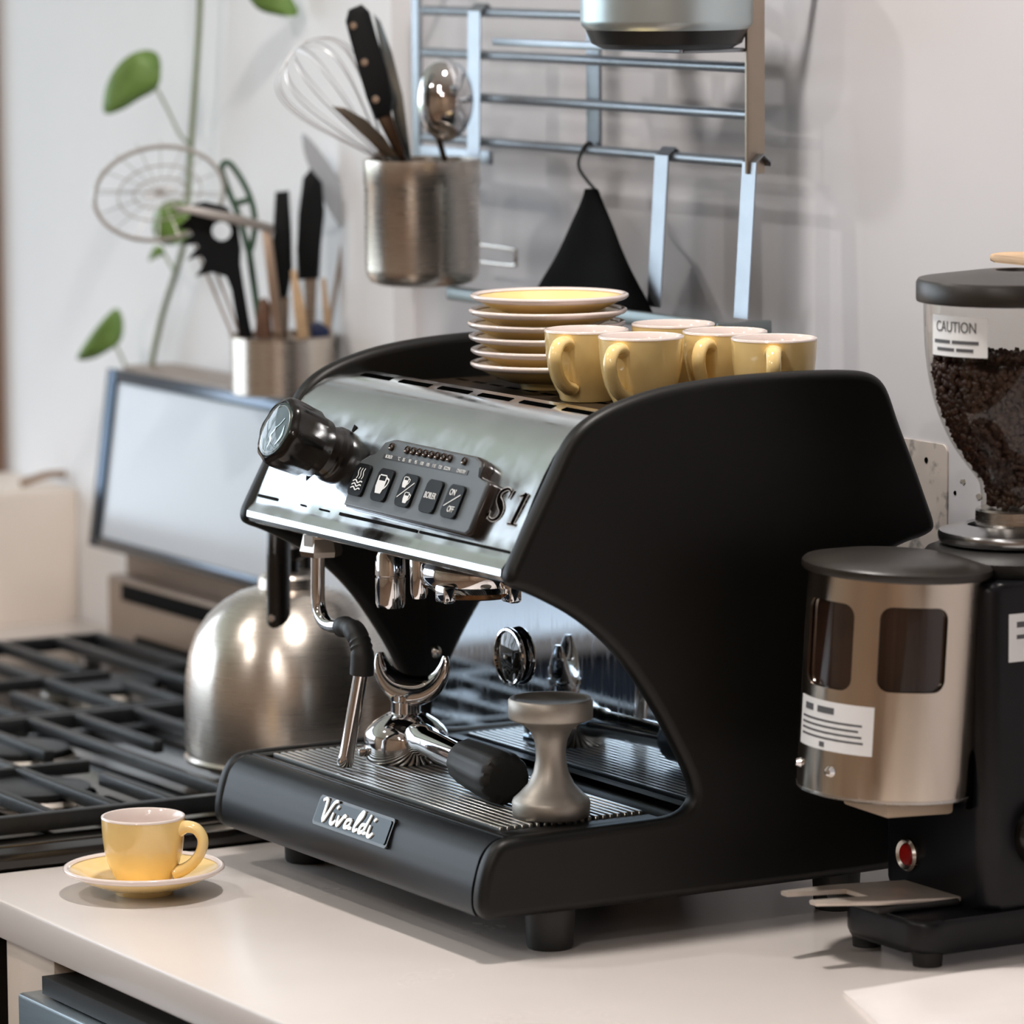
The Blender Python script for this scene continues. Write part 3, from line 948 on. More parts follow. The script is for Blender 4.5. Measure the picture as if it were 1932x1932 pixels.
eb.stroke([(-0.002, -0.0145), (-0.001, -0.009), (-0.0035, -0.005), (0.0, 0.0), (-0.001, 0.002)], [0.0006, 0.0022, 0.0018, 0.0012, 0.0008], q, 0.0003, 4)
eb.stroke([(-0.001, 0.001), (0.004, 0.004), (0.0085, 0.0095)], [0.0007] * 3, q, 0.0003, 3)
eb.stroke([(0.008, -0.0115), (0.0125, -0.004), (0.0118, 0.004)], [0.0006, 0.0028, 0.0006], q, 0.0003, 5)
obj('emblem_mark', eb, mat('emblem silver', 'C5CDC8', 0.25, 0.8), kn)
obj('emblem_lens', B().lathe([(0.0202, 0.0556), (0.0165, 0.0567), (0.0105, 0.0576), (0.005, 0.0580), (0.0, 0.0581)], 40, kq), glass('clear lens', 'F2F6F8'), kn)
mk = B()
for a, l0, l1, of in ((70, 0.0218, 0.0270, -0.0016), (215, 0.0300, 0.0370, 0.0009)):
    d = Vector((math.cos(R(a)), math.sin(R(a)), 0))
    mk.stroke([(ku + d.x * l0, kv + d.y * l0), (ku + d.x * l1, kv + d.y * l1)], [0.003, 0.0055], F0 @ Matrix.Translation((0, 0, of)), 0.0002, 2)
obj('knob_marks', mk, M_DARKPRINT, hp)

# steam wand
sw = obj('steam_fitting', B().lathe([(0.0, 0.240), (0.0085, 0.240), (0.0105, 0.2425), (0.0105, 0.2585)], 6, Matrix.Translation((-0.350, 0.060, 0)) @ Matrix.Rotation(R(12), 4, 'Z')), mat('nickel hex fitting', 'CFC6BC', 0.2, 1.0), mach, ang=20)
obj('fitting_flange', B().lathe([(0.0105, 0.2440), (0.0155, 0.2400), (0.0165, 0.2440), (0.0130, 0.2585)], 6, Matrix.Translation((-0.352, 0.064, 0)) @ Matrix.Rotation(R(12), 4, 'Z')), mat('nickel hex fitting', 'CFC6BC', 0.2, 1.0), sw, ang=20)
wp = [(-0.350, 0.060, 0.245), (-0.3505, 0.060, 0.228), (-0.351, 0.060, 0.2085), (-0.3485, 0.060, 0.1985), (-0.341, 0.060, 0.1918), (-0.330, 0.060, 0.1895), (-0.316, 0.060, 0.1905), (-0.307, 0.060, 0.1915)]
pipe = obj('steam_pipe', B().tube(smooth(wp, 4), 0.0055, 14), M_CHROME, mach)
obj('pipe_neck', B().tube([(-0.350, 0.060, 0.246), (-0.3502, 0.060, 0.2335)], 0.0043, 12), M_CHROME, pipe)
gp = smooth([(-0.313, 0.060, 0.1908), (-0.303, 0.0597, 0.1922), (-0.291, 0.0593, 0.1905), (-0.282, 0.059, 0.1835), (-0.2775, 0.0585, 0.1740), (-0.2780, 0.058, 0.1600)], 5)
rg = []
for i, p in enumerate(gp):
    f = i / (len(gp) - 1)
    rr = 0.0078 + 0.0012 * f
    if any(abs(f - c) < 0.022 for c in (0.22, 0.30, 0.55, 0.64, 0.73)):
        rr -= 0.0009
    rg.append(rr)
obj('rubber_grip', B().tube(gp, rg, 16), M_RUBBER, mach)
obj('steam_tube', B().tube([(-0.2778, 0.058, 0.163), (-0.2945, 0.0535, 0.098), (-0.2952, 0.0532, 0.0945)], [0.0056, 0.0056, 0.0063], 16), M_CHROME, mach)
obj('steam_tip', B().tube([(-0.2952, 0.0532, 0.0955), (-0.2958, 0.0530, 0.0925), (-0.2966, 0.0528, 0.0895), (-0.2968, 0.0527, 0.0885)], [0.0064, 0.0066, 0.0060, 0.0040], 16), M_CHROME, mach)
# hot water outlet and group
hw = at(737, 1100, 0.088)
obj('water_outlet', B().lathe([(0.0075, 0.2585), (0.0080, 0.252), (0.0112, 0.2445), (0.0115, 0.2300), (0.0108, 0.2296), (0.0108, 0.2284), (0.0115, 0.2280), (0.0112, 0.2085), (0.0100, 0.2055), (0.0, 0.2055)], 32, Matrix.Translation((hw.x, 0.088, 0.0015))), M_CHROME, mach)
GX, GY = -0.2105, 0.118
gh = obj('group_head', B().lathe([(0.030, 0.2585), (0.036, 0.252), (0.0405, 0.247), (0.0415, 0.2385), (0.0400, 0.2330), (0.0370, 0.2310), (0.0330, 0.2275), (0.0, 0.2270)], 56, Matrix.Translation((GX, GY, 0))), M_CHROME, mach)
for dx, dy in ((-0.032, -0.030), (0.043, 0.005), (0.020, -0.037)):
    p = Vector((GX + dx, GY + dy, 0))
    obj('group_lug', B().lathe([(0.0, 0.2180), (0.0050, 0.2190), (0.0066, 0.2230), (0.0072, 0.2480), (0.0060, 0.2520), (0, 0.2535)], 20, Matrix.Translation(p)) if dx < 0 else B().box(p.x - 0.008, p.x + 0.008, p.y - 0.005, p.y + 0.005, 0.2225, 0.236, 0.0025), M_CHROME, gh)
obj('shower_screen', B().lathe([(0.0285, 0.2272), (0.0285, 0.2235), (0.027, 0.2225), (0.0, 0.2225)], 40, Matrix.Translation((GX, GY, 0))), mat('coffee stained steel', '8A6A4E', 0.25, 1.0, var=0.3, vscale=60), gh)

# ------------------------------------------------------------------ cups and saucers


def make_saucer(label, loc, rz=0.0, group=None):
    t = thing('saucer', label, 'saucer', loc, (0, 0, rz), group)
    body = B().lathe([(0.0, 0.003), (0.018, 0.003), (0.019, 0.0), (0.0215, 0.0), (0.0225, 0.0035), (0.034, 0.0062), (0.046, 0.0112), (0.0555, 0.0165), (0.0575, 0.0180), (0.0570, 0.0195), (0.0500, 0.0160), (0.040, 0.0105), (0.030, 0.0072), (0.0225, 0.0062), (0.0205, 0.0056), (0.0, 0.0056)], 72)
    obj('dish', body, M_YELLOW, t, local=True, ang=50)
    rim = B().lathe([(0.0555, 0.0158), (0.0585, 0.0170), (0.0600, 0.0186), (0.0598, 0.0202), (0.0582, 0.0209), (0.0566, 0.0203), (0.0550, 0.0190)], 72)
    obj('rim', rim, M_CREAM, t, local=True, ang=80)
    return t


def make_cup(label, loc, rz, group=None):
    t = thing('espresso_cup', label, 'cup', loc, (0, 0, rz), group)
    body = B().lathe([(0.0, 0.0012), (0.0155, 0.0012), (0.0165, 0.0), (0.0190, 0.0), (0.0200, 0.0018), (0.0205, 0.0045), (0.0235, 0.0095), (0.0268, 0.0170), (0.0290, 0.0260), (0.0303, 0.0360), (0.0309, 0.0460), (0.0311, 0.0515), (0.0303, 0.0515), (0.0298, 0.046)], 64)
    obj('body', body, M_YELLOW, t, local=True, ang=60)
    lin_ = B().lathe([(0.0312, 0.0510), (0.03115, 0.0524), (0.0300, 0.0529), (0.0290, 0.0522), (0.0284, 0.0450), (0.0270, 0.0300), (0.0235, 0.0150), (0.0160, 0.0075), (0.0, 0.0062)], 64)
    obj('lining', lin_, M_CREAM, t, local=True, ang=80)
    hp_ = smooth([(0.0285, 0, 0.0435), (0.0340, 0, 0.0455), (0.0415, 0, 0.0440), (0.0462, 0, 0.0370), (0.0450, 0, 0.0280), (0.0395, 0, 0.0195), (0.0320, 0, 0.0135), (0.0245, 0, 0.0110)], 5)
    n_ = len(hp_)
    rr = [0.0040 + 0.0018 * (abs(2 * i / (n_ - 1) - 1) ** 3) for i in range(n_)]
    obj('handle', B().tube(hp_, rr, 14, flat=1.35), M_YELLOW, t, local=True)
    return t


TZ = 0.3627
CR = Vector((0.5, 0.866, 0))
CT = Vector((0.866, -0.5, 0))


def ang_of(d):
    return math.atan2(d.y, d.x)


cc = atz(272, 1664, 0.008)
make_saucer('yellow saucer with a cream rim on the worktop, under a cup', (cc.x, cc.y, 0.0))
make_cup('yellow espresso cup with white inside on a saucer on the worktop', (cc.x, cc.y, 0.0057), ang_of(CR * 0.97 + CT * 0.25))
a1 = CR * -0.50 + CT * 0.86
cups = [((-0.200, 0.207), a1, 'yellow espresso cup beside the saucer stack, handle toward the front'),
        ((-0.131, 0.212), a1, 'yellow espresso cup standing foremost on the machine, handle at its left'),
        ((-0.206, 0.286), CR, 'yellow espresso cup at the back of the group, only its rim showing'),
        ((-0.131, 0.284), CR * -0.45 + CT * 0.89, 'yellow espresso cup in the second row between two others, handle at its left'),
        ((-0.0635, 0.283), CR * -0.06 + CT, 'rightmost yellow espresso cup on the machine, handle pointing at the viewer')]
for (x, y), d, lb in cups:
    make_cup(lb, (x, y, TZ + 0.0002), ang_of(d), 'espresso cups on the machine')
offs = [(0.001, 0.0), (0.0, 0.001), (-0.001, 0.0), (-0.001, -0.001), (0.001, -0.001), (0.000, 0.001)]
names = ['lowest', 'second lowest', 'third from the bottom', 'fourth from the bottom', 'second from the top', 'topmost']
zs = [0.0, 0.0102, 0.0204, 0.0303, 0.0401, 0.0510]
SX, SY = -0.292, 0.2285
for i in range(6):
    make_saucer('%s yellow saucer in the stack of six on the coffee machine' % names[i], (SX + offs[i][0], SY + offs[i][1], TZ + 0.0002 + zs[i]), 0.3 * i, 'stacked saucers on the machine')

# ------------------------------------------------------------------ portafilter and tamper
PX, PY, PZ = -0.309, 0.112, 0.0868
pf = thing('portafilter', 'chrome portafilter lying upside down on the drip grate, spout up, black handle', 'portafilter', (PX, PY, PZ))
T = Matrix.Translation((PX, PY, PZ))
obj('basket_ring', B().lathe([(0.0, 0.002), (0.027, 0.0), (0.0310, 0.0), (0.0318, 0.002), (0.0318, 0.018), (0.0310, 0.0215), (0.0285, 0.0250), (0.0235, 0.0295), (0.0170, 0.0335), (0.0125, 0.0355), (0.0, 0.036)], 64, T), M_CHROME, pf, ang=50)
for a in (75, 250):
    d = Vector((math.cos(R(a)), math.sin(R(a)), 0))
    q = basis(Vector((PX, PY, PZ)) + d * 0.0335, d, Vector((-d.y, d.x, 0)), (0, 0, 1))
    obj('bayonet_ear', B().box(-0.004, 0.004, -0.009, 0.009, 0.004, 0.010, 0.0012, 2, q), M_CHROME, pf)
obj('neck', B().lathe([(0.0115, 0.034), (0.0115, 0.044), (0.0125, 0.045), (0.0125, 0.049), (0.0105, 0.051), (0.0095, 0.055), (0.0, 0.056)], 32, T), M_CHROME, pf)
# double spout: an open gutter curved up at both ends
sd = (CR * 0.93 + CT * 0.36).normalized()
sn = Vector((-sd.y, sd.x, 0))
CRES = [(-0.0265, 0.0315), (-0.0258, 0.0245), (-0.0225, 0.0160), (-0.0165, 0.0090), (-0.009, 0.0050), (0.0, 0.0036), (0.009, 0.0050), (0.0165, 0.0090), (0.0225, 0.0160), (0.0258, 0.0245), (0.0265, 0.0315)]
cpath = smooth([Vector((PX, PY, PZ + 0.0485 + b_)) + sd * (a + 0.006) for a, b_ in CRES], 3)
nn_ = len(cpath)
crad = [0.0018 + 0.0072 * (1 - abs(2 * i / (nn_ - 1) - 1) ** 1.6) for i in range(nn_)]
obj('double_spout', B().tube(cpath, crad, 20, flat=1.5), M_CHROME, pf, ang=60)
h0 = Vector((PX, PY, PZ + 0.020))
h1 = Vector((-0.108, 0.0815, PZ + 0.0192))
hdv = (h1 - h0).normalized()
obj('handle_rod', B().tube([h0 + hdv * 0.028, h0 + hdv * 0.046, h0 + hdv * 0.050, h0 + hdv * 0.132], [0.0125, 0.0120, 0.0102, 0.0095], 28), M_CHROME, pf)
hb = B()
rows = []
for (t_, r_) in ((0.126, 0.0105), (0.1275, 0.0150), (0.132, 0.0168), (0.150, 0.0178), (0.170, 0.0187), (0.192, 0.0192), (0.203, 0.0190), (0.2075, 0.0175), (0.2085, 0.0125)):
    c = h0 + hdv * t_
    a_ = hdv.cross(Vector((0, 0, 1))).normalized()
    u_ = a_.cross(hdv)
    rows.append([hb.bm.verts.new(c + (a_ * math.cos(2 * math.pi * j / 48) + u_ * math.sin(2 * math.pi * j / 48)) * r_ * (1 + (0.025 * math.cos(12 * 2 * math.pi * j / 48) if 0.13 < t_ < 0.204 else 0))) for j in range(48)])
for a_, b_ in zip(rows, rows[1:]):
    for j in range(48):
        hb.bm.faces.new((a_[j], a_[(j + 1) % 48], b_[(j + 1) % 48], b_[j]))
hb.bm.faces.new(rows[0][::-1])
hb.bm.faces.new(rows[-1])
obj('grip', hb, M_RUBBER, pf, ang=60)

tmx, tmy = -0.0545, 0.0895
tp = [(0.0, 0.0), (0.0265, 0.0), (0.0275, 0.001), (0.0278, 0.010), (0.0268, 0.0125), (0.0225, 0.0165), (0.0165, 0.0230), (0.0125, 0.0315), (0.0108, 0.0400), (0.0106, 0.0470), (0.0118, 0.0545), (0.0150, 0.0615), (0.0205, 0.0665), (0.0285, 0.0695), (0.0298, 0.0710), (0.0300, 0.0830), (0.0288, 0.0845), (0.0270, 0.0845), (0.0255, 0.0830), (0.012, 0.0815), (0.0, 0.0812)]
tam = obj('tamper', B().lathe(tp, 56, Matrix.Translation((tmx, tmy, 0.0868))), M_ALU, ang=45, loc=(tmx, tmy, 0.0868))
tag(tam, 'grey cast aluminium hourglass tamper standing on the drip grate', 'tamper')

# ------------------------------------------------------------------ coffee grinder
GXC = 0.11
gr = thing('coffee_grinder', 'black coffee grinder with bean hopper and steel doser beside the machine', 'coffee grinder', (GXC, 0.34, 0))
M_GR = mat('black grinder paint', '0E0F13', 0.36, 0.0, var=0.2, vscale=40, spec=0.3)
M_GRL = mat('black grinder plastic', '1B1A19', 0.5, 0.0, var=0.2, vscale=60, bump=0.1, bscale=700)
bp_ = rrect(0.104, 0.207, 0.02, 6)
obj('base', B().prism(bp_, lambda u, v, s: (GXC + 0.016 + u, 0.349 + v, 0.034 if s else 0.010), 0.005, 3), M_GR, gr)
for fx, fy in ((0.088, 0.262), (0.162, 0.262), (0.088, 0.43), (0.162, 0.43)):
    obj('foot', B().lathe([(0, 0.0), (0.010, 0.0), (0.0105, 0.007), (0.0125, 0.0105), (0, 0.0105)], 20, Matrix.Translation((fx, fy, 0))), M_RUBBER, gr)
obj('body', B().prism(rrect(0.128, 0.138, 0.014, 8), lambda u, v, s: (GXC + u, 0.371 + v, 0.262 if s else 0.033), 0.006, 3), M_GR, gr, ang=50)
obj('body_cap', B().lathe([(0.066, 0.2625), (0.0675, 0.266), (0.0675, 0.272), (0.064, 0.276), (0.056, 0.279), (0.0, 0.279)], 48, Matrix.Translation((GXC, 0.374, 0))), M_GRL, gr)
HX, HY = GXC, 0.372
TH = Matrix.Translation((HX, HY, 0))
obj('adjustment_ring', B().lathe([(0.040, 0.279), (0.0530, 0.281), (0.0545, 0.283), (0.0545, 0.287), (0.0535, 0.289), (0.036, 0.2935), (0.034, 0.292)], 64, TH), mat('satin grinder ring', 'A9AAAC', 0.25, 1.0, rvar=0.05), gr)
obj('neck', B().lathe([(0.0275, 0.290), (0.0285, 0.291), (0.0285, 0.3030), (0.0270, 0.3045), (0.0, 0.3045)], 48, TH), M_STEEL, gr)
hop = [(0.0245, 0.3045), (0.0250, 0.318), (0.0275, 0.325), (0.036, 0.336), (0.046, 0.351), (0.0550, 0.371), (0.0605, 0.391), (0.0635, 0.410), (0.0648, 0.428), (0.0655, 0.461)]
hs = [(p.x, p.y) for p in smooth([(a, b_, 0) for a, b_ in hop], 3)]
obj('hopper', B().lathe(hs, 64, TH), glass('hopper plastic', 'F1EFEC'), gr, ang=80)
lid_p = [(0.066, 0.4500), (0.0700, 0.4500), (0.0705, 0.4515), (0.0705, 0.4630), (0.0690, 0.4655), (0.030, 0.4705), (0.0155, 0.4712), (0.0150, 0.4675), (0.0, 0.4670)]
obj('hopper_lid', B().lathe(lid_p, 64, TH), mat('brown black lid', '2B2723', 0.38, 0.0, var=0.25, vscale=30), gr, ang=40)
# caution sticker on the hopper
ca = math.atan2(-CR.y * 0.55 + CT.y * 0.83, -CR.x * 0.55 + CT.x * 0.83)


def on_cyl(cx_, cy_, ang_, z, r, tilt=0.0):
    n_ = Vector((math.cos(ang_), math.sin(ang_), 0))
    return basis(Vector((cx_, cy_, z)) + n_ * r, Vector((-n_.y, n_.x, 0)), (0, 0, 1), n_)


def curved(b, cx_, cy_, r, a0, a1, z0, z1, n_=12, th=0.0003):
    rows_ = []
    for i in range(n_ + 1):
        a = a0 + (a1 - a0) * i / n_
        d = Vector((math.cos(a), math.sin(a), 0))
        c = Vector((cx_, cy_, 0))
        rows_.append([b.bm.verts.new(c + d * r + Vector((0, 0, z0))), b.bm.verts.new(c + d * r + Vector((0, 0, z1))), b.bm.verts.new(c + d * (r + th) + Vector((0, 0, z1))), b.bm.verts.new(c + d * (r + th) + Vector((0, 0, z0)))])
    for p_, q_ in zip(rows_, rows_[1:]):
        for j in range(4):
            b.bm.faces.new((p_[j], p_[(j + 1) % 4], q_[(j + 1) % 4], q_[j]))
    b.bm.faces.new(rows_[0])
    b.bm.faces.new(rows_[-1][::-1])
    return b


M_STICK = mat('white sticker', 'EEF0F2', 0.45)
M_SPRINT = mat('grey sticker print', '57585C', 0.6)


def cyl_lines(parent, cx_, cy_, r, rows_, gap=0.0):
    b = B()
    for (a0, a1, z0, z1) in rows_:
        curved(b, cx_, cy_, r, a0, a1, z0, z1, 6, 0.0002)
    return obj('print_lines', b, M_SPRINT, parent)


def cyl_text(s, size, cx_, cy_, r, ang0, z, parent, material, sx=1.0):
    me_o = text('lettering', s, size, Matrix.Identity(4), material, None, 0.0001, 'CENTER', sx)
    for v in me_o.data.vertices:
        a = ang0 + v.co.x / r
        rr = r + v.co.z + 0.0001
        v.co = Vector((cx_ + rr * math.cos(a), cy_ + rr * math.sin(a), z + v.co.y))
    me_o.data.transform(WM[parent].inverted())
    me_o.parent = parent
    return me_o


la0, la1 = ca - 0.06, ca + 0.40
la0 = math.atan2((-CR.y * 0.92 + CT.y * 0.39), (-CR.x * 0.92 + CT.x * 0.39))
la1 = math.atan2((-CR.y * 0.40 + CT.y * 0.92), (-CR.x * 0.40 + CT.x * 0.92))
stk = obj('caution_sticker', curved(B(), HX, HY, 0.0660, la0, la1, 0.4150, 0.4430), M_STICK, gr)
lm_ = (la0 + la1) / 2
cyl_text('CAUTION', 0.0105, HX, HY, 0.0664, lm_ - 0.02, 0.4350, stk, M_SPRINT, 0.78)
cyl_lines(stk, HX, HY, 0.0663, [(la0 + 0.05, la0 + 0.30, 0.4238, 0.4262), (la0 + 0.33, la1 - 0.1, 0.4238, 0.4262), (la0 + 0.10, la0 + 0.36, 0.4185, 0.4208), (la0 + 0.39, la1 - 0.16, 0.4185, 0.4208)])

# doser, leaning a little
DX, DY = 0.11, 0.266
dm = Matrix.Translation((DX, DY, 0.18)) @ Matrix.Rotation(R(2.6), 4, -CT) @ Matrix.Translation((-DX, -DY, -0.18))
dm = Matrix.Translation((DX, DY, 0.18)) @ Matrix.Rotation(R(-3.0), 4, CT) @ Matrix.Translation((-DX, -DY, -0.18))
DR = 0.0615
TD = Matrix.Translation((DX, DY, 0))
dz0, dz1 = 0.116, 0.268
shell = obj('doser', B().lathe([(DR, dz0), (DR, dz1), (DR - 0.002, dz1), (DR - 0.002, dz0)], 96, dm @ TD, close=True), mat('polished doser steel', 'DED2C4', 0.2, 1.0, var=0.08, vscale=30, rvar=0.08, stretch=(1, 1, 0.2)), gr, ang=40)
cut = []
wins = []
for (cr_, ct_, wd) in ((-0.80, 0.60, 0.046), (0.15, 0.987, 0.0475)):
    n_ = (CR * cr_ + CT * ct_).normalized()
    zc = 0.2200 if cr_ < 0 else 0.2215
    hh = 0.060 if cr_ < 0 else 0.0585
    q = basis(Vector((DX, DY, zc)) + n_ * (DR - 0.012), Vector((-n_.y, n_.x, 0)), (0, 0, 1), n_)
    c = B().prism(rrect(wd, hh, 0.0085, 6), lambda u, v, s: dm @ q @ Vector((u, v, 0.03 if s else -0.01)))
    co = obj('cutter', c, M_BLACK)
    cut.append(co)
    wins.append((n_, zc, hh, wd))
sm_ = shell.matrix_world.copy()
boolean(shell, cut)
obj('doser_chamber', B().lathe([(0, 0.117), (DR - 0.0028, 0.117), (DR - 0.0028, 0.267), (0, 0.267)], 64, dm @ TD), mat('smoked brown chamber', '2A1B14', 0.10, 0.0, var=0.5, vscale=25, coat=0.6), gr)
obj('doser_lid', B().lathe([(DR - 0.004, 0.268), (0.0650, 0.2675), (0.0660, 0.2690), (0.0660, 0.2730), (0.0640, 0.2750), (0.045, 0.2785), (0.020, 0.2805), (0.0, 0.2810)], 64, dm @ TD), mat('brown black lid', '2B2723', 0.38), gr)
obj('lid_hinge', B().box(DX - 0.014, DX + 0.014, DY + 0.055, DY + 0.076, 0.260, 0.276, 0.003, 2, dm), M_GRL, gr)
obj('doser_floor', B().lathe([(0.0, 0.1135), (DR - 0.004, 0.1135), (DR + 0.0006, 0.115), (DR + 0.0006, 0.117), (0, 0.117)], 64, dm @ TD), M_STEEL, gr)
for a_ in (0.02, 0.42):
    aa = math.atan2(-CR.y, -CR.x) + a_ * 1.6 + 0.15
    n_ = Vector((math.cos(aa), math.sin(aa), 0))
    obj('rivet', B().lathe([(0, 0.004), (0.0025, 0.0035), (0.004, 0.0)], 14, dm @ axis_mtx(Vector((DX, DY, 0.133)) + n_ * DR, n_)), M_CHROME, gr)
n_ = (CR * 0.93 + CT * 0.37).normalized()
obj('lever_slot', B().prism([(-0.004, 0.010), (0.0, 0.022), (0.004, 0.010), (0.006, -0.022), (-0.006, -0.022)], lambda u, v, s: dm @ basis(Vector((DX, DY, 0.130)) + n_ * (DR - 0.001), Vector((-n_.y, n_.x, 0)), (0, 0, 1), n_) @ Vector((u, v, 0.003 if s else 0))), mat('slot black', '040404', 0.9, spec=0.0), gr)
ds = obj('doser_sticker', curved(B(), 0, 0, DR + 0.0002, 0, 1.15, 0.147, 0.181, 20).move(dm @ TD @ Matrix.Rotation(math.atan2(-CR.y * 0.985 + CT.y * 0.17, -CR.x * 0.985 + CT.x * 0.17), 4, 'Z')), M_STICK, gr)
pl = B()
for (a0, a1, z0, z1) in ((0.14, 0.32, 0.1725, 0.1770), (0.40, 0.66, 0.1725, 0.1770), (0.08, 1.02, 0.1665, 0.1680), (0.08, 0.98, 0.1625, 0.1640), (0.08, 1.02, 0.1585, 0.1600), (0.08, 1.04, 0.1545, 0.1560), (0.46, 0.54, 0.1490, 0.1525)):
    curved(pl, 0, 0, DR + 0.0005, a0, a1, z0, z1, 6, 0.0002)
obj('print_lines', pl.move(dm @ TD @ Matrix.Rotation(math.atan2(-CR.y * 0.985 + CT.y * 0.17, -CR.x * 0.985 + CT.x * 0.17), 4, 'Z')), M_SPRINT, ds)
# chute, fork, lamp and stickers
obj('chute', B().box(DX - 0.020, DX + 0.035, DY - 0.022, DY + 0.035, 0.1010, 0.1134, 0.003, 2, dm), mat('beige chute', 'B7A38E', 0.5), gr)
obj('doser_bracket', B().box(0.07, 0.15, 0.303, 0.322, 0.08, 0.250, 0.004), M_GR, gr)
fk = B()
fk.prism([(0.075, 0.31), (0.078, 0.235), (0.088, 0.19), (0.096, 0.19), (0.095, 0.24), (0.125, 0.24), (0.124, 0.19), (0.132, 0.19), (0.142, 0.235), (0.145, 0.31)], lambda u, v, s: (u, v, 0.0400 + (0.31 - v) * 0.06 - (0.0035 if s == 0 else 0)), 0.001, 2)
obj('portafilter_fork', fk, mat('worn fork steel', 'D6CBC0', 0.45, 0.7, var=0.1, vscale=50), gr)
obj('fork_tray', B().prism([(0.078, 0.235), (0.142, 0.235), (0.146, 0.300), (0.074, 0.300)], lambda u, v, s: (u, v, 0.0345 if s == 0 else 0.0400), 0.002, 3), M_GRL, gr)
rq = at(1673, 1594, 0.302)
rl = obj('switch_bezel', B().lathe([(0.0085, 0.0), (0.0115, 0.001), (0.0120, 0.004), (0.0105, 0.006), (0.0080, 0.0045)], 28, axis_mtx(Vector((0.082, 0.3035, rq.z - 0.002)), (0, -1, 0))), M_STEEL, gr)
obj('switch_lamp', B().lathe([(0.0082, 0.0035), (0.0070, 0.0055), (0.0, 0.0062)], 24, axis_mtx(Vector((0.082, 0.3035, rq.z - 0.002)), (0, -1, 0))), mat('red switch', '9E1712', 0.25), rl)
q = basis((0.1735, 0.345, 0.225), (0, 1, 0), (0, 0, 1), (1, 0, 0))
ls = obj('label_plate', B().box(-0.025, 0.03, -0.018, 0.016, -0.001, 0.0006, 0.0004, 1, q), M_STICK, gr)
obj('print_lines', B().box(-0.018, 0.024, 0.006, 0.010, 0.0006, 0.0008, 0, 1, q).box(-0.018, 0.02, -0.002, 0.001, 0.0006, 0.0008, 0, 1, q), M_SPRINT, ls)
obj('label_plate', B().box(-0.005, 0.03, -0.125, -0.085, -0.001, 0.0006, 0.0004, 1, q), M_STICK, gr)
kq2 = axis_mtx((0.1725, 0.352, 0.085), (1, 0, 0))
obj('dosing_knob', B().lathe([(0.026, 0), (0.026, 0.012), (0.023, 0.016), (0.0, 0.017)], 32, kq2), M_BPLAST, gr)
# beans in the hopper
bb = B()
bean = bmesh.new()
bmesh.ops.create_icosphere(bean, subdivisions=1, radius=1)
bv_ = [v.co.copy() for v in bean.verts]
bf_ = [[v.index for v in f.verts] for f in bean.faces]
bean.free()


def hop_r(z):
    for (r0, z0), (r1, z1) in zip(hs, hs[1:]):
        if z0 <= z <= z1:
            return r0 + (r1 - r0) * (z - z0) / (z1 - z0)
    return 0.02


def add_bean(c):
    rot = Euler((random.random() * 6, random.random() * 6, random.random() * 6)).to_matrix()
    vs = [bb.bm.verts.new(c + rot @ Vector((v.x * 0.0048, v.y * 0.0034, v.z * 0.0026))) for v in bv_]
    for f in bf_:
        bb.bm.faces.new([vs[i] for i in f])


for i in range(1700):
    z = 0.307 + 0.099 * random.random() ** 0.75
    r = hop_r(z) - 0.0062
    a = random.random() * 2 * math.pi
    add_bean(Vector((HX + r * math.cos(a), HY + r * math.sin(a), z)))
for i in range(420):
    r = 0.056 * math.sqrt(random.random())
    a = random.random() * 2 * math.pi
    add_bean(Vector((HX + r * math.cos(a), HY + r * math.sin(a), 0.406 + random.random() * 0.005 + 0.004 * math.cos(a + 1))))
cb = obj('coffee_beans', bb, M_BEAN, ang=180)
tag(cb, 'dark roasted coffee beans filling the clear grinder hopper', 'coffee beans', kind='stuff')
core = [(0.0, 0.3052)] + [(max(0.004, r - 0.008), z) for r, z in hs if 0.3052 < z < 0.404] + [(0.0, 0.404)]
cm_ = obj('bean_mass', B().lathe(core, 32, TH), M_BEAN, cb)
wb = obj('wooden_board', B().prism([(x * 1.0, y) for x, y in rrect(0.085, 0.045, 0.018, 6)], lambda u, v, s: (HX - 0.030 + u, HY + 0.042 + v, 0.4720 if s == 0 else 0.4775), 0.002, 2), M_WOOD, loc=(HX - 0.030, HY + 0.042, 0.472))
tag(wb, 'tan wooden board lying on the back of the black hopper lid', 'board')

# ------------------------------------------------------------------ wall rack and what hangs on it
M_RAIL = mat('satin rail steel', '9EA4AB', 0.42, 1.0, var=0.06, vscale=40)
rk = thing('wall_rack', 'steel wall rack with four horizontal rails above the machine', 'rack', (-0.54, YW, 0.50))
RY = 0.41
for z in (0.636, 0.600, 0.564, 0.527):
    obj('rail', B().tube([(-0.812, RY, z), (-0.8105, RY, z), (-0.2835, RY, z)], [0.003, 0.0042, 0.0042], 14), M_RAIL, rk)
obj('upright', B().box(-0.285, -0.2815, 0.400, 0.4165, 0.519, 0.72, 0.0008), mat('brown grey steel', 'B0A294', 0.4, 0.8, var=0.05), rk)
lu = at(787, 150, 0.418)
obj('upright', B().box(lu.x - 0.0065, lu.x + 0.0065, 0.416, 0.420, 0.507, 0.72, 0.0008), M_RAIL, rk)
obj('bottom_strip', B().box(lu.x + 0.0065, -0.71, 0.416, 0.420, 0.507, 0.519, 0.0008), M_RAIL, rk)
ms = at(1120, 200, 0.417)
obj('upright', B().box(ms.x - 0.0105, ms.x + 0.0105, 0.416, 0.419, 0.524, 0.72, 0.0008), M_RAIL, rk)
for x in (lu.x, ms.x, -0.2832):
    for z in (0.69,):
        obj('standoff', B().tube([(x, 0.4165, z), (x, YW, z)], 0.004, 10), M_RAIL, rk)


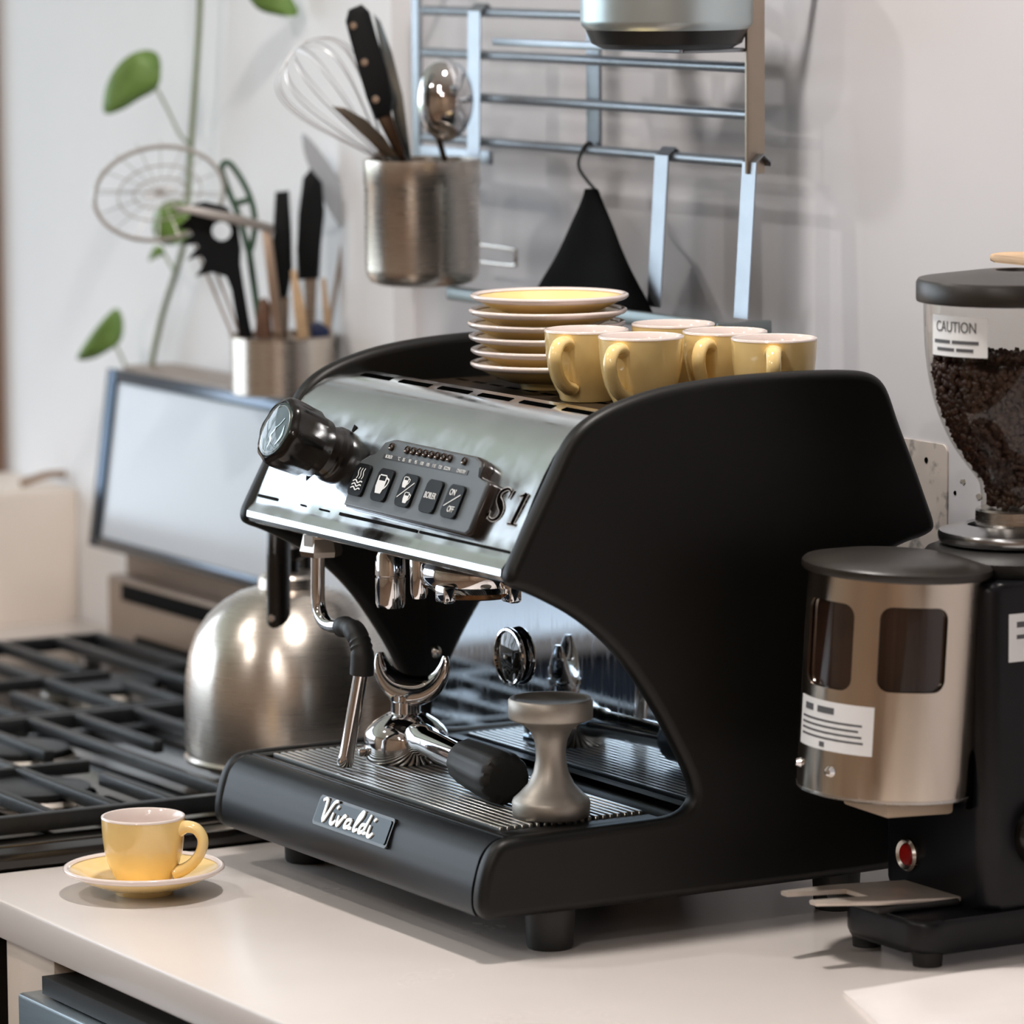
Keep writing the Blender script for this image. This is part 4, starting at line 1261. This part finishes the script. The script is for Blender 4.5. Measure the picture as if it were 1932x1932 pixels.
def strap(name, label, x, zt, zb, wd, lean, group, foot=0.0):
    h = 0.0012
    b = B()
    y0 = RY - 0.0062
    pts = [(RY + 0.0062, zt - 0.002), (RY + 0.0062, zt + 0.001), (RY, zt + 0.0065), (y0, zt + 0.001), (y0 - lean, zb)]
    if foot:
        pts += [(y0 - lean - 0.003, zb - 0.004), (y0 - lean - foot, zb - 0.004)]
    b.sheet(pts, x - wd / 2, x + wd / 2, h)
    o = obj(name, b, M_RAIL, loc=(x, RY, zb), ang=40)
    tag(o, label, 'hook', group)
    return o


st1 = at(894, 150, RY - 0.008)
strap('hanging_strap', 'long flat steel strap hanging from the top rail behind the utensil pot', st1.x, 0.636, 0.505, 0.0205, 0.002, None)
h1_ = at(1243, 430, RY - 0.01)
h2_ = at(1408, 450, RY - 0.01)
strap('flat_hook', 'flat steel hook between the black cloth and the right hook', h1_.x, 0.527, 0.408, 0.0195, 0.008, 'flat hooks holding the grey tray')
strap('flat_hook', 'flat steel hook nearest the right end of the rack', h2_.x, 0.527, 0.408, 0.0195, 0.008, 'flat hooks holding the grey tray')
ty = atx(1445, 614, -0.272)
tr = thing('hanging_tray', 'narrow grey metal tray hanging on flat hooks behind the cups', 'tray', (-0.5, 0.385, 0.396))
obj('tray_floor', B().box(-0.70, -0.276, 0.372, 0.4170, 0.3955, 0.3985, 0.001), mat('grey green metal', '7E8788', 0.35, 0.8), tr)
obj('tray_lip', B().box(-0.70, -0.276, 0.3665, 0.3718, 0.3955, 0.4075, 0.002), mat('grey green metal', '7E8788', 0.35, 0.8), tr)
obj('tray_lip', B().box(-0.2758, -0.272, 0.3675, 0.4170, 0.3955, 0.4065, 0.0015), mat('grey green metal', '7E8788', 0.35, 0.8), tr)

# shelf and pot
sh = thing('rack_shelf', 'thin steel shelf sticking out from the wall rack under the pot', 'shelf', (-0.4, 0.36, 0.612))
f0_ = at(935, 72, 0.345)
obj('shelf_plate', B().box(f0_.x, -0.285, 0.345, 0.405, 0.6125, 0.6155, 0.001), M_RAIL, sh)
obj('shelf_lip', B().box(f0_.x, -0.285, 0.3415, 0.3448, 0.6125, 0.6185, 0.001), M_RAIL, sh)
obj('shelf_hook', B().box(-0.47, -0.45, 0.4032, 0.4056, 0.6155, 0.645, 0.0006), M_RAIL, sh)
pc = at(1258, 60, 0.352)
pot = thing('saucepan', 'steel saucepan with a black base on the rack shelf', 'pan', (pc.x, 0.352, 0.6157))
T = Matrix.Translation((pc.x, 0.352, 0.6157))
obj('base', B().lathe([(0, 0.0), (0.050, 0.0), (0.058, 0.004), (0.0625, 0.0145), (0, 0.0145)], 56, T), mat('black pan base', '1B1D1E', 0.35), pot)
obj('body', B().lathe([(0.0625, 0.0145), (0.0660, 0.018), (0.0665, 0.022), (0.0665, 0.095), (0.0655, 0.095), (0.065, 0.02), (0, 0.019)], 64, T), mat('pale pan steel', 'C5D2D6', 0.35, 0.9), pot)
obj('handle', B().tube([Vector((pc.x, 0.352, 0.6157 + 0.07)) - CT * 0.066, Vector((pc.x, 0.352, 0.6157 + 0.075)) - CT * 0.15], 0.008, 12), M_BPLAST, pot)

# black cloth
hk = at(1112, 287, RY)
cl = thing('pot_holder', 'black cloth pot holder hanging folded by a loop from the lowest rail', 'pot holder', (hk.x, RY - 0.012, 0.38))
apx = at(1124, 356, RY - 0.016)
obj('loop', B().tube(smooth([(hk.x, RY + 0.005, 0.5265), (hk.x, RY, 0.5330), (hk.x - 0.001, RY - 0.0062, 0.5265), (hk.x + 0.004, RY - 0.012, 0.512), (apx.x + 0.003, RY - 0.015, apx.z - 0.004)], 4), 0.0014, 8), M_RUBBER, cl)
lb_, rb_ = at(1010, 556, RY - 0.024), at(1228, 605, RY - 0.024)
cm = B()
rows = []
NR, NC = 16, 28
for i in range(NR + 1):
    f = i / NR
    L_ = apx.lerp(lb_, f)
    R_ = apx.lerp(rb_, f)
    z = apx.z + (min(lb_.z, rb_.z) - apx.z) * f
    wx = (R_.x - L_.x) / 2 * (0.92 + 0.08 * f) + 0.005
    c = (L_.x + R_.x) / 2
    row = []
    for j in range(NC):
        a = 2 * math.pi * j / NC
        dep = (0.005 + 0.011 * f) * (1 + 0.25 * math.sin(3 * a + 4 * f))
        row.append(cm.bm.verts.new((c + wx * math.cos(a) * (1 + 0.03 * math.sin(9 * f)), RY - 0.020 - 0.004 * f + dep * math.sin(a), z)))
    rows.append(row)
for a_, b_ in zip(rows, rows[1:]):
    for j in range(NC):
        cm.bm.faces.new((a_[j], a_[(j + 1) % NC], b_[(j + 1) % NC], b_[j]))
cm.bm.faces.new(rows[0])
cm.bm.faces.new(rows[-1][::-1])
obj('cloth', cm, mat('black cloth', '0A0B0C', 0.9, var=0.2, vscale=60, bump=0.3, bscale=500, spec=0.1), cl, ang=60)

# wire loop beside the utensil pot
wl0 = at(915, 463, 0.43)
wl1 = at(962, 460, 0.43)
wl = obj('wire_hook', B().tube(smooth([(wl0.x - 0.06, 0.43, wl0.z), (wl1.x, 0.43, wl0.z - 0.0005), (wl1.x + 0.009, 0.43, wl0.z - 0.004), (wl1.x + 0.009, 0.43, wl0.z - 0.011), (wl1.x, 0.43, wl0.z - 0.0145), (wl0.x - 0.06, 0.43, wl0.z - 0.0145)], 5), 0.0016, 8), M_STEEL, loc=(wl1.x, 0.43, wl0.z))
wl['label'] = 'bent wire hook loop sticking out right of the steel utensil pot'
wl['category'] = 'hook'

# ------------------------------------------------------------------ utensil pot on the rack
UY = 0.352
ub = at(798, 534, UY)
ut = at(798, 300, UY)
UX, UZ0, UZ1 = ub.x, ub.z - 0.001, ut.z
UR = 0.0485
up_ = obj('utensil_pot', B().lathe([(0, 0.0), (UR - 0.012, 0.0), (UR - 0.005, 0.0025), (UR - 0.001, 0.008), (UR, 0.014), (UR, UZ1 - UZ0 - 0.022), (UR + 0.001, UZ1 - UZ0 - 0.021), (UR + 0.001, UZ1 - UZ0), (UR - 0.001, UZ1 - UZ0), (UR - 0.0015, 0.012), (0, 0.003)], 72, Matrix.Translation((UX, UY, UZ0))), M_STEEL_H, loc=(UX, UY, UZ0), ang=50)
tag(up_, 'brushed steel utensil pot hanging from the wall rack', 'pot')


NV = Vector((0.866, -0.5, 0))
NR_ = Vector((0.5, 0.866, 0))


def atc(px, py, A):
    """point on the upright plane through A that runs along NR_"""
    d = ray(px, py)
    return CAM + d * ((A - CAM).dot(NV) / d.dot(NV))


def flatpoly(pix, A, th, bev=0.0, sub=0):
    """solid plate with its own thickness standing upright on the plane through A"""
    P = [atc(a, b_, A) - A for a, b_ in pix]
    poly = [(p.dot(NR_), p.z) for p in P]
    if sub:
        poly = [(p.x, p.y) for p in smooth([(a, b_, 0) for a, b_ in poly], sub, True)]
    return B().prism(poly, lambda u, v, s: A + NR_ * u + Vector((0, 0, v)) + NV * (th / 2 if s == 0 else -th / 2), bev, 2)


def AP(d):
    return Vector((UX, UY, UZ1)) + NV * d


M_HANDLE = mat('matt black handle', '0D0F11', 0.5, var=0.1, spec=0.2)
M_NYLON = mat('matt black nylon', '0E1013', 0.5, var=0.1, spec=0.2)
M_BRONZE = mat('dark bronze steel', '4A3A2E', 0.3, 0.9)
M_WARM = mat('warm steel', 'C2AC9A', 0.35, 0.9)
# whisk
wk = thing('whisk', 'wire balloon whisk leaning out of the hanging utensil pot', 'whisk', (UX, UY, UZ0 + 0.01))
wb0 = atc(726, 302, AP(0.0))
wt = atc(556, 92, AP(0.010))
wax = (wt - wb0)
wln = wax.length
wd_ = wax.normalized()
ws = wd_.cross(NV).normalized()
wq = wd_.cross(ws)
WP = ((0, 0.003), (0.15, 0.010), (0.35, 0.021), (0.6, 0.033), (0.8, 0.036), (0.93, 0.026), (1.0, 0.004))
for k in range(7):
    a = math.pi * k / 7
    sd_ = ws * math.cos(a) + wq * math.sin(a)
    loop = [wb0 + wd_ * wln * t_ + sd_ * r_ for t_, r_ in WP] + [wb0 + wd_ * wln * t_ - sd_ * r_ for t_, r_ in WP[-2::-1]]
    obj('wire', B().tube(smooth(loop, 4), 0.0006, 6), mat('pale whisk wire', 'E6E8EC', 0.45, 0.7), wk)
obj('handle', B().tube([wb0 + wd_ * 0.01, wb0, Vector((UX, UY, UZ0 + 0.02)) + NV * 0.01], 0.006, 12), M_STEEL, wk)
# chef knife, handle up
kf = thing('chef_knife', 'kitchen knife with black riveted handle standing handle up in the hanging pot', 'knife', (UX, UY, UZ0 + 0.01))
hpix = [(652, 40), (658, 18), (682, 8), (697, 22), (712, 75), (730, 130), (742, 185), (738, 215), (708, 226), (692, 185), (675, 125), (660, 70)]
KA = AP(0.022)
obj('handle', flatpoly(hpix, KA, 0.014, 0.003), M_HANDLE, kf)
for (a, b_) in ((667, 48), (688, 117), (709, 187)):
    p = atc(a, b_, KA) + NV * 0.007
    obj('rivet', B().lathe([(0, 0.0012), (0.0032, 0.0009), (0.0036, 0)], 14, axis_mtx(p, NV)), M_CHROME, kf)
obj('bolster', flatpoly([(712, 224), (738, 214), (768, 305), (752, 305)], KA, 0.007, 0.001), M_BRONZE, kf)
obj('blade', flatpoly([(752, 303), (770, 303), (790, 420), (772, 440)], KA, 0.002), M_STEEL, kf)
k2 = thing('long_knife', 'slim blue grey steel blade standing behind the black handled knife', 'knife', (UX, UY, UZ0 + 0.01))
obj('blade', flatpoly([(704, 25), (718, 40), (740, 100), (760, 180), (776, 300), (754, 302), (740, 210), (724, 120)], AP(0.0), 0.0022, 0.0005), mat('blue steel blade', 'A9B6BC', 0.25, 1.0), k2)
obj('handle', flatpoly([(754, 301), (776, 301), (786, 400), (768, 400)], AP(0.0), 0.010, 0.002), M_BPLAST, k2)
k3 = thing('paring_knife', 'small dark knife tip poking left out of the hanging pot', 'knife', (UX, UY, UZ0 + 0.01))
obj('blade', flatpoly([(625, 200), (650, 203), (690, 225), (725, 258), (750, 296), (724, 296), (695, 265), (660, 232)], AP(0.034), 0.002, 0.0004), mat('dark knife steel', '6B645C', 0.3, 1.0), k3)
obj('handle', flatpoly([(724, 295), (750, 295), (790, 380), (770, 390)], AP(0.034), 0.008, 0.002), M_BPLAST, k3)
# ladle
ld = thing('ladle', 'shiny steel ladle bowl up in the hanging utensil pot', 'ladle', (UX, UY, UZ0 + 0.01))
LA = AP(-0.012)
lc = atc(840, 188, LA)
bl = B()
prof_l = [(0.0, 0.0150), (0.0085, 0.0145), (0.0165, 0.0125), (0.0225, 0.0085), (0.0255, 0.0030), (0.0262, 0.0), (0.0255, 0.0), (0.0215, 0.0070), (0.0155, 0.0110), (0.008, 0.0130), (0.0, 0.0135)]
bl.lathe(prof_l, 48)
bl.move(basis(lc, NR_, (-0.06, 0.03, 1), NV + Vector((0, 0, 0.1))) @ Matrix.Diagonal((0.92, 1.33, 1.3, 1)))
obj('bowl', bl, M_CHROME, ld, ang=60)
obj('handle', B().tube([atc(824, 252, LA), atc(828, 264, LA), atc(842, 312, LA), Vector((UX, UY, UZ0 + 0.02)) + NR_ * 0.02], [0.005, 0.0042, 0.0042, 0.0042], 10, flat=0.5), M_BRONZE, ld)

# ------------------------------------------------------------------ utensil cup on the stove back panel
CY = 0.3985
c0 = at(534, 632, CY)
CX, CZ0, CZ1 = c0.x, 0.2832, c0.z
uc = obj('utensil_cup', B().lathe([(0, 0.0), (0.045, 0.0), (0.0478, 0.002), (0.0478, CZ1 - CZ0 - 0.001), (0.0510, CZ1 - CZ0 + 0.0005), (0.0470, CZ1 - CZ0 + 0.0008), (0.0465, 0.003), (0, 0.003)], 56, Matrix.Translation((CX, CY, CZ0))), M_STEEL_H, loc=(CX, CY, CZ0))
tag(uc, 'low steel cup full of cooking utensils on the stove back panel', 'cup')
UCB = Vector((CX, CY, CZ0 + 0.006))


def AC(d):
    return Vector((CX, CY, CZ1)) + NV * d


# spider skimmer
ss = thing('spider_skimmer', 'round wire skimmer behind the green vine, standing in the steel cup', 'skimmer', UCB)
SA = AC(-0.004)
sc_ = atc(300, 365, SA)
PPM = (atc(400, 365, SA) - atc(300, 365, SA)).length / 100
ra, rb = 122 * PPM, 101 * PPM
for (f, wr) in ((1.0, 0.0021), (0.64, 0.0007), (0.40, 0.0007), (0.20, 0.0007)):
    loop = [sc_ + NR_ * math.cos(R(a)) * ra * f + Vector((0, 0, math.sin(R(a)) * rb * f)) + (NR_ * 0.06 - Vector((0, 0, 0.06))) * 0.1 * math.sin(R(a)) - NV * 0.012 * (1 - f * f) for a in range(0, 360, 10)]
    obj('ring', B().tube(loop, wr, 8, closed=True), mat('pale skimmer wire', 'C9C4C0', 0.35, 0.8), ss)
for a in range(0, 180, 22):
    obj('spoke', B().tube([sc_ + NR_ * math.cos(R(a)) * ra * f + Vector((0, 0, math.sin(R(a)) * rb * f)) - NV * 0.012 * (1 - f * f) for f in (-1, -0.7, -0.35, 0, 0.35, 0.7, 1)], 0.0004, 6), mat('pale skimmer wire', 'C9C4C0', 0.35, 0.8), ss)
for dx in (-0.0035, 0.0035):
    obj('handle_wire', B().tube([atc(372, 446, SA) + NR_ * dx * 1.6, atc(443, 626, SA) + NR_ * dx, UCB + NR_ * (-0.02 + dx)], 0.0013, 8), M_WARM, ss)
# pasta fork
pfk = thing('pasta_fork', 'black plastic pasta fork with teeth in the steel cup', 'spatula', UCB)
FK = [(357, 388), (385, 380), (428, 390), (448, 420), (455, 470), (452, 500), (460, 540), (470, 600), (478, 640), (452, 640), (444, 590), (438, 545), (428, 520), (400, 512), (368, 522), (382, 505), (388, 492), (380, 480), (353, 492), (362, 478), (377, 466), (372, 458), (340, 464), (350, 452), (366, 442), (360, 432), (330, 432), (345, 420), (360, 410)]
FA = AC(0.020)
fko = obj('head', flatpoly(FK, FA, 0.006, 0.0008), M_NYLON, pfk)
cutr = obj('cutter', B().lathe([(0, -0.02), (0.0088, -0.02), (0.0088, 0.02), (0, 0.02)], 28, axis_mtx(atc(418, 436, FA), NV)), M_BLACK)
boolean(fko, [cutr])
obj('handle', B().tube([atc(465, 632, FA), UCB + NR_ * -0.02 + NV * 0.015], 0.005, 10), M_NYLON, pfk)
# green slotted spoon
gs = thing('slotted_spoon', 'dark green slotted spoon standing in the steel cup', 'spoon', UCB)
GP = [(418, 318), (428, 306), (442, 318), (462, 350), (476, 385), (481, 420), (478, 450), (470, 475), (460, 440), (448, 400), (432, 362)]
GA = AC(-0.016)
M_GREEN = mat('dark green nylon', '3B5A43', 0.45, var=0.1)
obj('rim', B().tube(smooth([atc(a, b_, GA) for a, b_ in GP], 3, True), 0.0030, 8, closed=True), M_GREEN, gs)
obj('bridge', B().tube([atc(441, 385, GA), atc(472, 376, GA)], 0.003, 8), M_GREEN, gs)
obj('bridge', B().tube([atc(452, 425, GA), atc(480, 415, GA)], 0.003, 8), M_GREEN, gs)
obj('handle', B().tube([atc(470, 474, GA), atc(492, 630, GA), UCB + NV * -0.012 + NR_ * -0.015], 0.0035, 8), M_GREEN, gs)
# pale turner seen on edge
tn = thing('turner', 'pale metal turner seen edge on above the pasta fork', 'spatula', UCB)
TA = AC(0.032)
obj('blade', flatpoly([(326, 388), (360, 388), (450, 405), (515, 424), (518, 440), (450, 424), (360, 402), (330, 398)], TA, 0.010, 0.0008), mat('pale satin metal', 'B4B0AE', 0.4, 0.8), tn)
obj('handle', flatpoly([(494, 432), (512, 434), (538, 650), (518, 650)], TA, 0.004, 0.0008), M_WARM, tn)
obj('handle_end', B().tube([atc(528, 646, TA), UCB + NV * 0.03], 0.003, 8), M_WARM, tn)
# knives in the cup, handles up
for lb, pix, d in (('black handled knife with a square end in the steel cup', [(520, 362), (545, 360), (550, 440), (552, 505), (543, 560), (520, 565), (512, 500)], 0.002),
                   ('thick black knife handle beside the pale spoon in the steel cup', [(572, 335), (586, 318), (608, 345), (612, 400), (606, 460), (602, 525), (562, 528), (560, 470), (564, 400)], 0.010)):
    t = thing('kitchen_knife', lb, 'knife', UCB, group='knives in the steel cup')
    obj('handle', flatpoly(pix, AC(d), 0.014, 0.003), M_HANDLE, t)
    xb = sum(a for a, _ in pix) / len(pix)
    yb = max(b_ for _, b_ in pix)
    obj('blade', flatpoly([(xb - 12, yb - 5), (xb + 12, yb - 5), (xb + 6, 705), (xb - 4, 705)], AC(d), 0.002), M_STEEL, t)
# pale spoon
wsn = thing('serving_spoon', 'large pale grey serving spoon at the right of the steel cup', 'spoon', UCB)
WS = [(570, 252), (590, 268), (625, 315), (650, 362), (662, 405), (655, 432), (640, 425), (615, 385), (590, 330), (575, 290)]
WA = AC(-0.010)
obj('bowl', flatpoly(WS, WA, 0.010, 0.003, 3), mat('pale grey spoon', 'AEB3BA', 0.4), wsn)
obj('handle', B().tube([atc(652, 424, WA), atc(640, 500, WA), atc(618, 632, WA), UCB + NR_ * 0.025], 0.0022, 8), M_WARM, wsn)
for nm, lb, pix, d, mt in (('wooden_stick', 'pointed pale wooden stick in front in the steel cup', [(548, 512), (558, 508), (575, 580), (584, 644), (562, 644), (554, 580)], 0.028, M_WOOD),
                           ('wooden_stick', 'thin tan wooden stick at the right side of the steel cup', [(606, 525), (614, 525), (628, 640), (612, 640)], 0.0, M_WOOD),
                           ('wooden_spoon', 'brown wooden spoon end just above the steel cup rim', [(483, 600), (490, 566), (500, 560), (510, 575), (514, 642), (480, 642)], 0.008, M_WOOD_D),
                           ('blue_clip', 'dark blue plastic clip at the rim of the steel cup', [(586, 612), (600, 606), (622, 620), (622, 640), (588, 640)], 0.015, mat('navy plastic', '1E2C50', 0.4))):
    b = flatpoly(pix, AC(d), 0.006, 0.001)
    xm = (pix[-1][0] + pix[-2][0]) / 2
    p0 = atc(xm, 638, AC(d))
    b.tube([p0, UCB + (p0 - UCB).dot(NR_) * 0.8 * NR_ + NV * d * 0.8], 0.003, 8)
    o = obj(nm, b, mt, loc=(p0.x, p0.y, CZ0 + 0.004))
    tag(o, lb, 'clip' if nm == 'blue_clip' else 'utensil')

# ------------------------------------------------------------------ climbing vine
VY = 0.425
vn = thing('climbing_vine', 'thin green vine with rounded leaves trailing down the white wall', 'plant', (at(300, 640, VY).x, VY, 0.25))
spts = [at(a, b_, VY) for a, b_ in ((372, -620), (384, -400), (374, -220), (378, -60), (376, 40), (370, 140), (361, 265), (355, 370), (346, 460), (332, 512), (305, 600), (284, 695), (270, 760))]
obj('stem', B().tube(smooth(spts, 4), 0.0030, 10), M_STEM, vn)


def leaf(pix, mid, Y, pet=None):
    c = at(mid[0], mid[1], Y)
    S = smooth([((p - c).dot(NR_), (p - c).z, 0) for p in (atc(a, b_, c) for a, b_ in pix)], 4, True)

    def pt3(u, v, dep):
        return c + NR_ * u + Vector((0, 0, v)) - NV * dep
    b = B()
    for sgn in (0, 1):
        off = 0.0004 * sgn
        outer = [b.bm.verts.new(pt3(p.x, p.y, off + 0.003 * math.sin(i * 0.5))) for i, p in enumerate(S)]
        inner = [b.bm.verts.new(pt3(p.x * 0.5, p.y * 0.5, off - 0.004)) for p in S]
        cv = b.bm.verts.new(pt3(0, 0, off - 0.002))
        k = len(S)
        for i in range(k):
            b.bm.faces.new((outer[i], outer[(i + 1) % k], inner[(i + 1) % k], inner[i]))
            b.bm.faces.new((inner[i], inner[(i + 1) % k], cv))
        if sgn == 0:
            first = outer
        else:
            for i in range(k):
                b.bm.faces.new((first[i], first[(i + 1) % k], outer[(i + 1) % k], outer[i]))
    o = obj('leaf', b, M_LEAF, vn, ang=80)
    if pet:
        obj('petiole', B().tube(smooth([atc(a, b_, c) for a, b_ in pet[:-1]] + [at(pet[-1][0], pet[-1][1], VY)], 3), 0.0014, 8), M_STEM, o)


leaf([(196, 212), (199, 165), (225, 120), (262, 96), (295, 100), (304, 130), (297, 166), (262, 188), (228, 208)], (250, 155), VY - 0.048, [(296, 168), (318, 210), (340, 255), (358, 272)])
leaf([(145, 676), (165, 640), (195, 602), (220, 582), (232, 606), (228, 642), (204, 662), (172, 678)], (190, 635), VY - 0.025, [(218, 652), (232, 680), (245, 720)])
leaf([(462, -30), (482, 14), (522, 28), (562, 27), (545, -10), (500, -50)], (515, 0), VY - 0.005, [(470, -30), (420, -60), (378, -70)])
leaf([(288, 430), (296, 395), (322, 378), (352, 384), (366, 420), (352, 452), (320, 462), (298, 455)], (325, 420), VY - 0.030, [(350, 450), (345, 475)])
leaf([(280, 492), (288, 470), (302, 462), (312, 478), (296, 486)], (294, 477), VY - 0.004, [(308, 476), (322, 500), (330, 515)])

# ------------------------------------------------------------------ wall plate, cable, paper
wpz = at(1788, 1045, YW)
wp0 = at(1790, 850, YW)
pl_ = thing('wall_plate', 'paint chipped metal cover plate screwed to the wall behind the machine', 'plate', (wp0.x - 0.03, YW, wp0.z - 0.04))
pw2, ph2 = 0.075, 0.085
obj('plate', B().prism([(x, y) for x, y in rrect(pw2, ph2, 0.006)], lambda u, v, s: (wp0.x - pw2 / 2 + u, YW - (0.0016 if s == 0 else 0), wp0.z + 0.004 - ph2 / 2 + v), 0.0004, 1), mat('chipped painted plate', 'CFC4BB', 0.5, 0.1, vscale=45, second='8F8A84', thresh=(0.55, 0.62)), pl_)
sq = at(1751, 868, YW)
obj('screw_hole', B().lathe([(0, 0.0004), (0.0022, 0.0004), (0.0024, 0)], 14, axis_mtx((sq.x, YW - 0.0016, sq.z), (0, -1, 0))), mat('slot black', '040404', 0.9, spec=0.0), pl_)
sq = at(1802, 930, YW)
ho = obj('wall_hole', B().lathe([(0, 0.0004), (0.0016, 0.0004), (0.0018, 0)], 12, axis_mtx((sq.x, YW, sq.z), (0, -1, 0))), mat('slot black', '040404', 0.9, spec=0.0), bpy.data.objects['wall_back'])
for (a, b_, c_) in ((1817, 908, 0.004), (1848, 938, 0.004)):
    sq = at(a, b_, YW)
    pts = [(math.cos(R(t)) * c_ * random.uniform(0.5, 1.2), math.sin(R(t)) * c_ * random.uniform(0.3, 0.8)) for t in range(0, 360, 40)]
    obj('paint_chip', B().prism(pts, lambda u, v, s: (sq.x + u, YW - (0.0004 if s else 0), sq.z + v)), mat('chip grey', '9A938B', 0.8), bpy.data.objects['wall_back'])

cbp = [atx(a, b_, -1.66) for a, b_ in ((40, 921), (62, 904), (95, 895), (150, 896), (190, 903), (215, 921))]
co = obj('cable', B().tube(smooth([(p.x, p.y, max(p.z, 0.1395)) for p in cbp], 4), 0.004, 10), mat('tan cable', '9C826C', 0.5), loc=cbp[2])
tag(co, 'tan cable curving over the top of the cream half wall', 'cable')

# folded paper towel in the near right corner
pz = B()
NX, NY = 26, 22
A0, A1, A2, A3 = Vector((0.203, 0.165, 0)), Vector((0.196, 0.420, 0)), Vector((0.62, 0.40, 0)), Vector((0.60, 0.02, 0))
grid = []
for i in range(NX + 1):
    row = []
    for j in range(NY + 1):
        u, v = i / NX, j / NY
        p = (A0 * (1 - v) + A1 * v) * (1 - u) + (A3 * (1 - v) + A2 * v) * u
        hgt = 0.006 + 0.006 * math.sin(u * 9 + v * 4) ** 2 + 0.012 * max(0, math.sin(u * 5 - v * 3)) * u
        edge = min(u, 1 - u, v, 1 - v)
        hgt *= min(1, 0.15 + edge * 9)
        row.append(pz.bm.verts.new((p.x, p.y, 0.0006 + hgt)))
    grid.append(row)
for i in range(NX):
    for j in range(NY):
        pz.bm.faces.new((grid[i][j], grid[i + 1][j], grid[i + 1][j + 1], grid[i][j + 1]))
ext = bmesh.ops.extrude_face_region(pz.bm, geom=pz.bm.faces[:])
for g in ext['geom']:
    if isinstance(g, bmesh.types.BMVert):
        g.co.z = 0.0002
po = obj('paper_towel', pz, mat('white paper', 'E9E2DF', 0.8, var=0.02, bump=0.2, bscale=300), loc=(0.4, 0.25, 0), ang=70)
tag(po, 'crumpled white paper towel on the worktop in front of the grinder', 'paper towel')
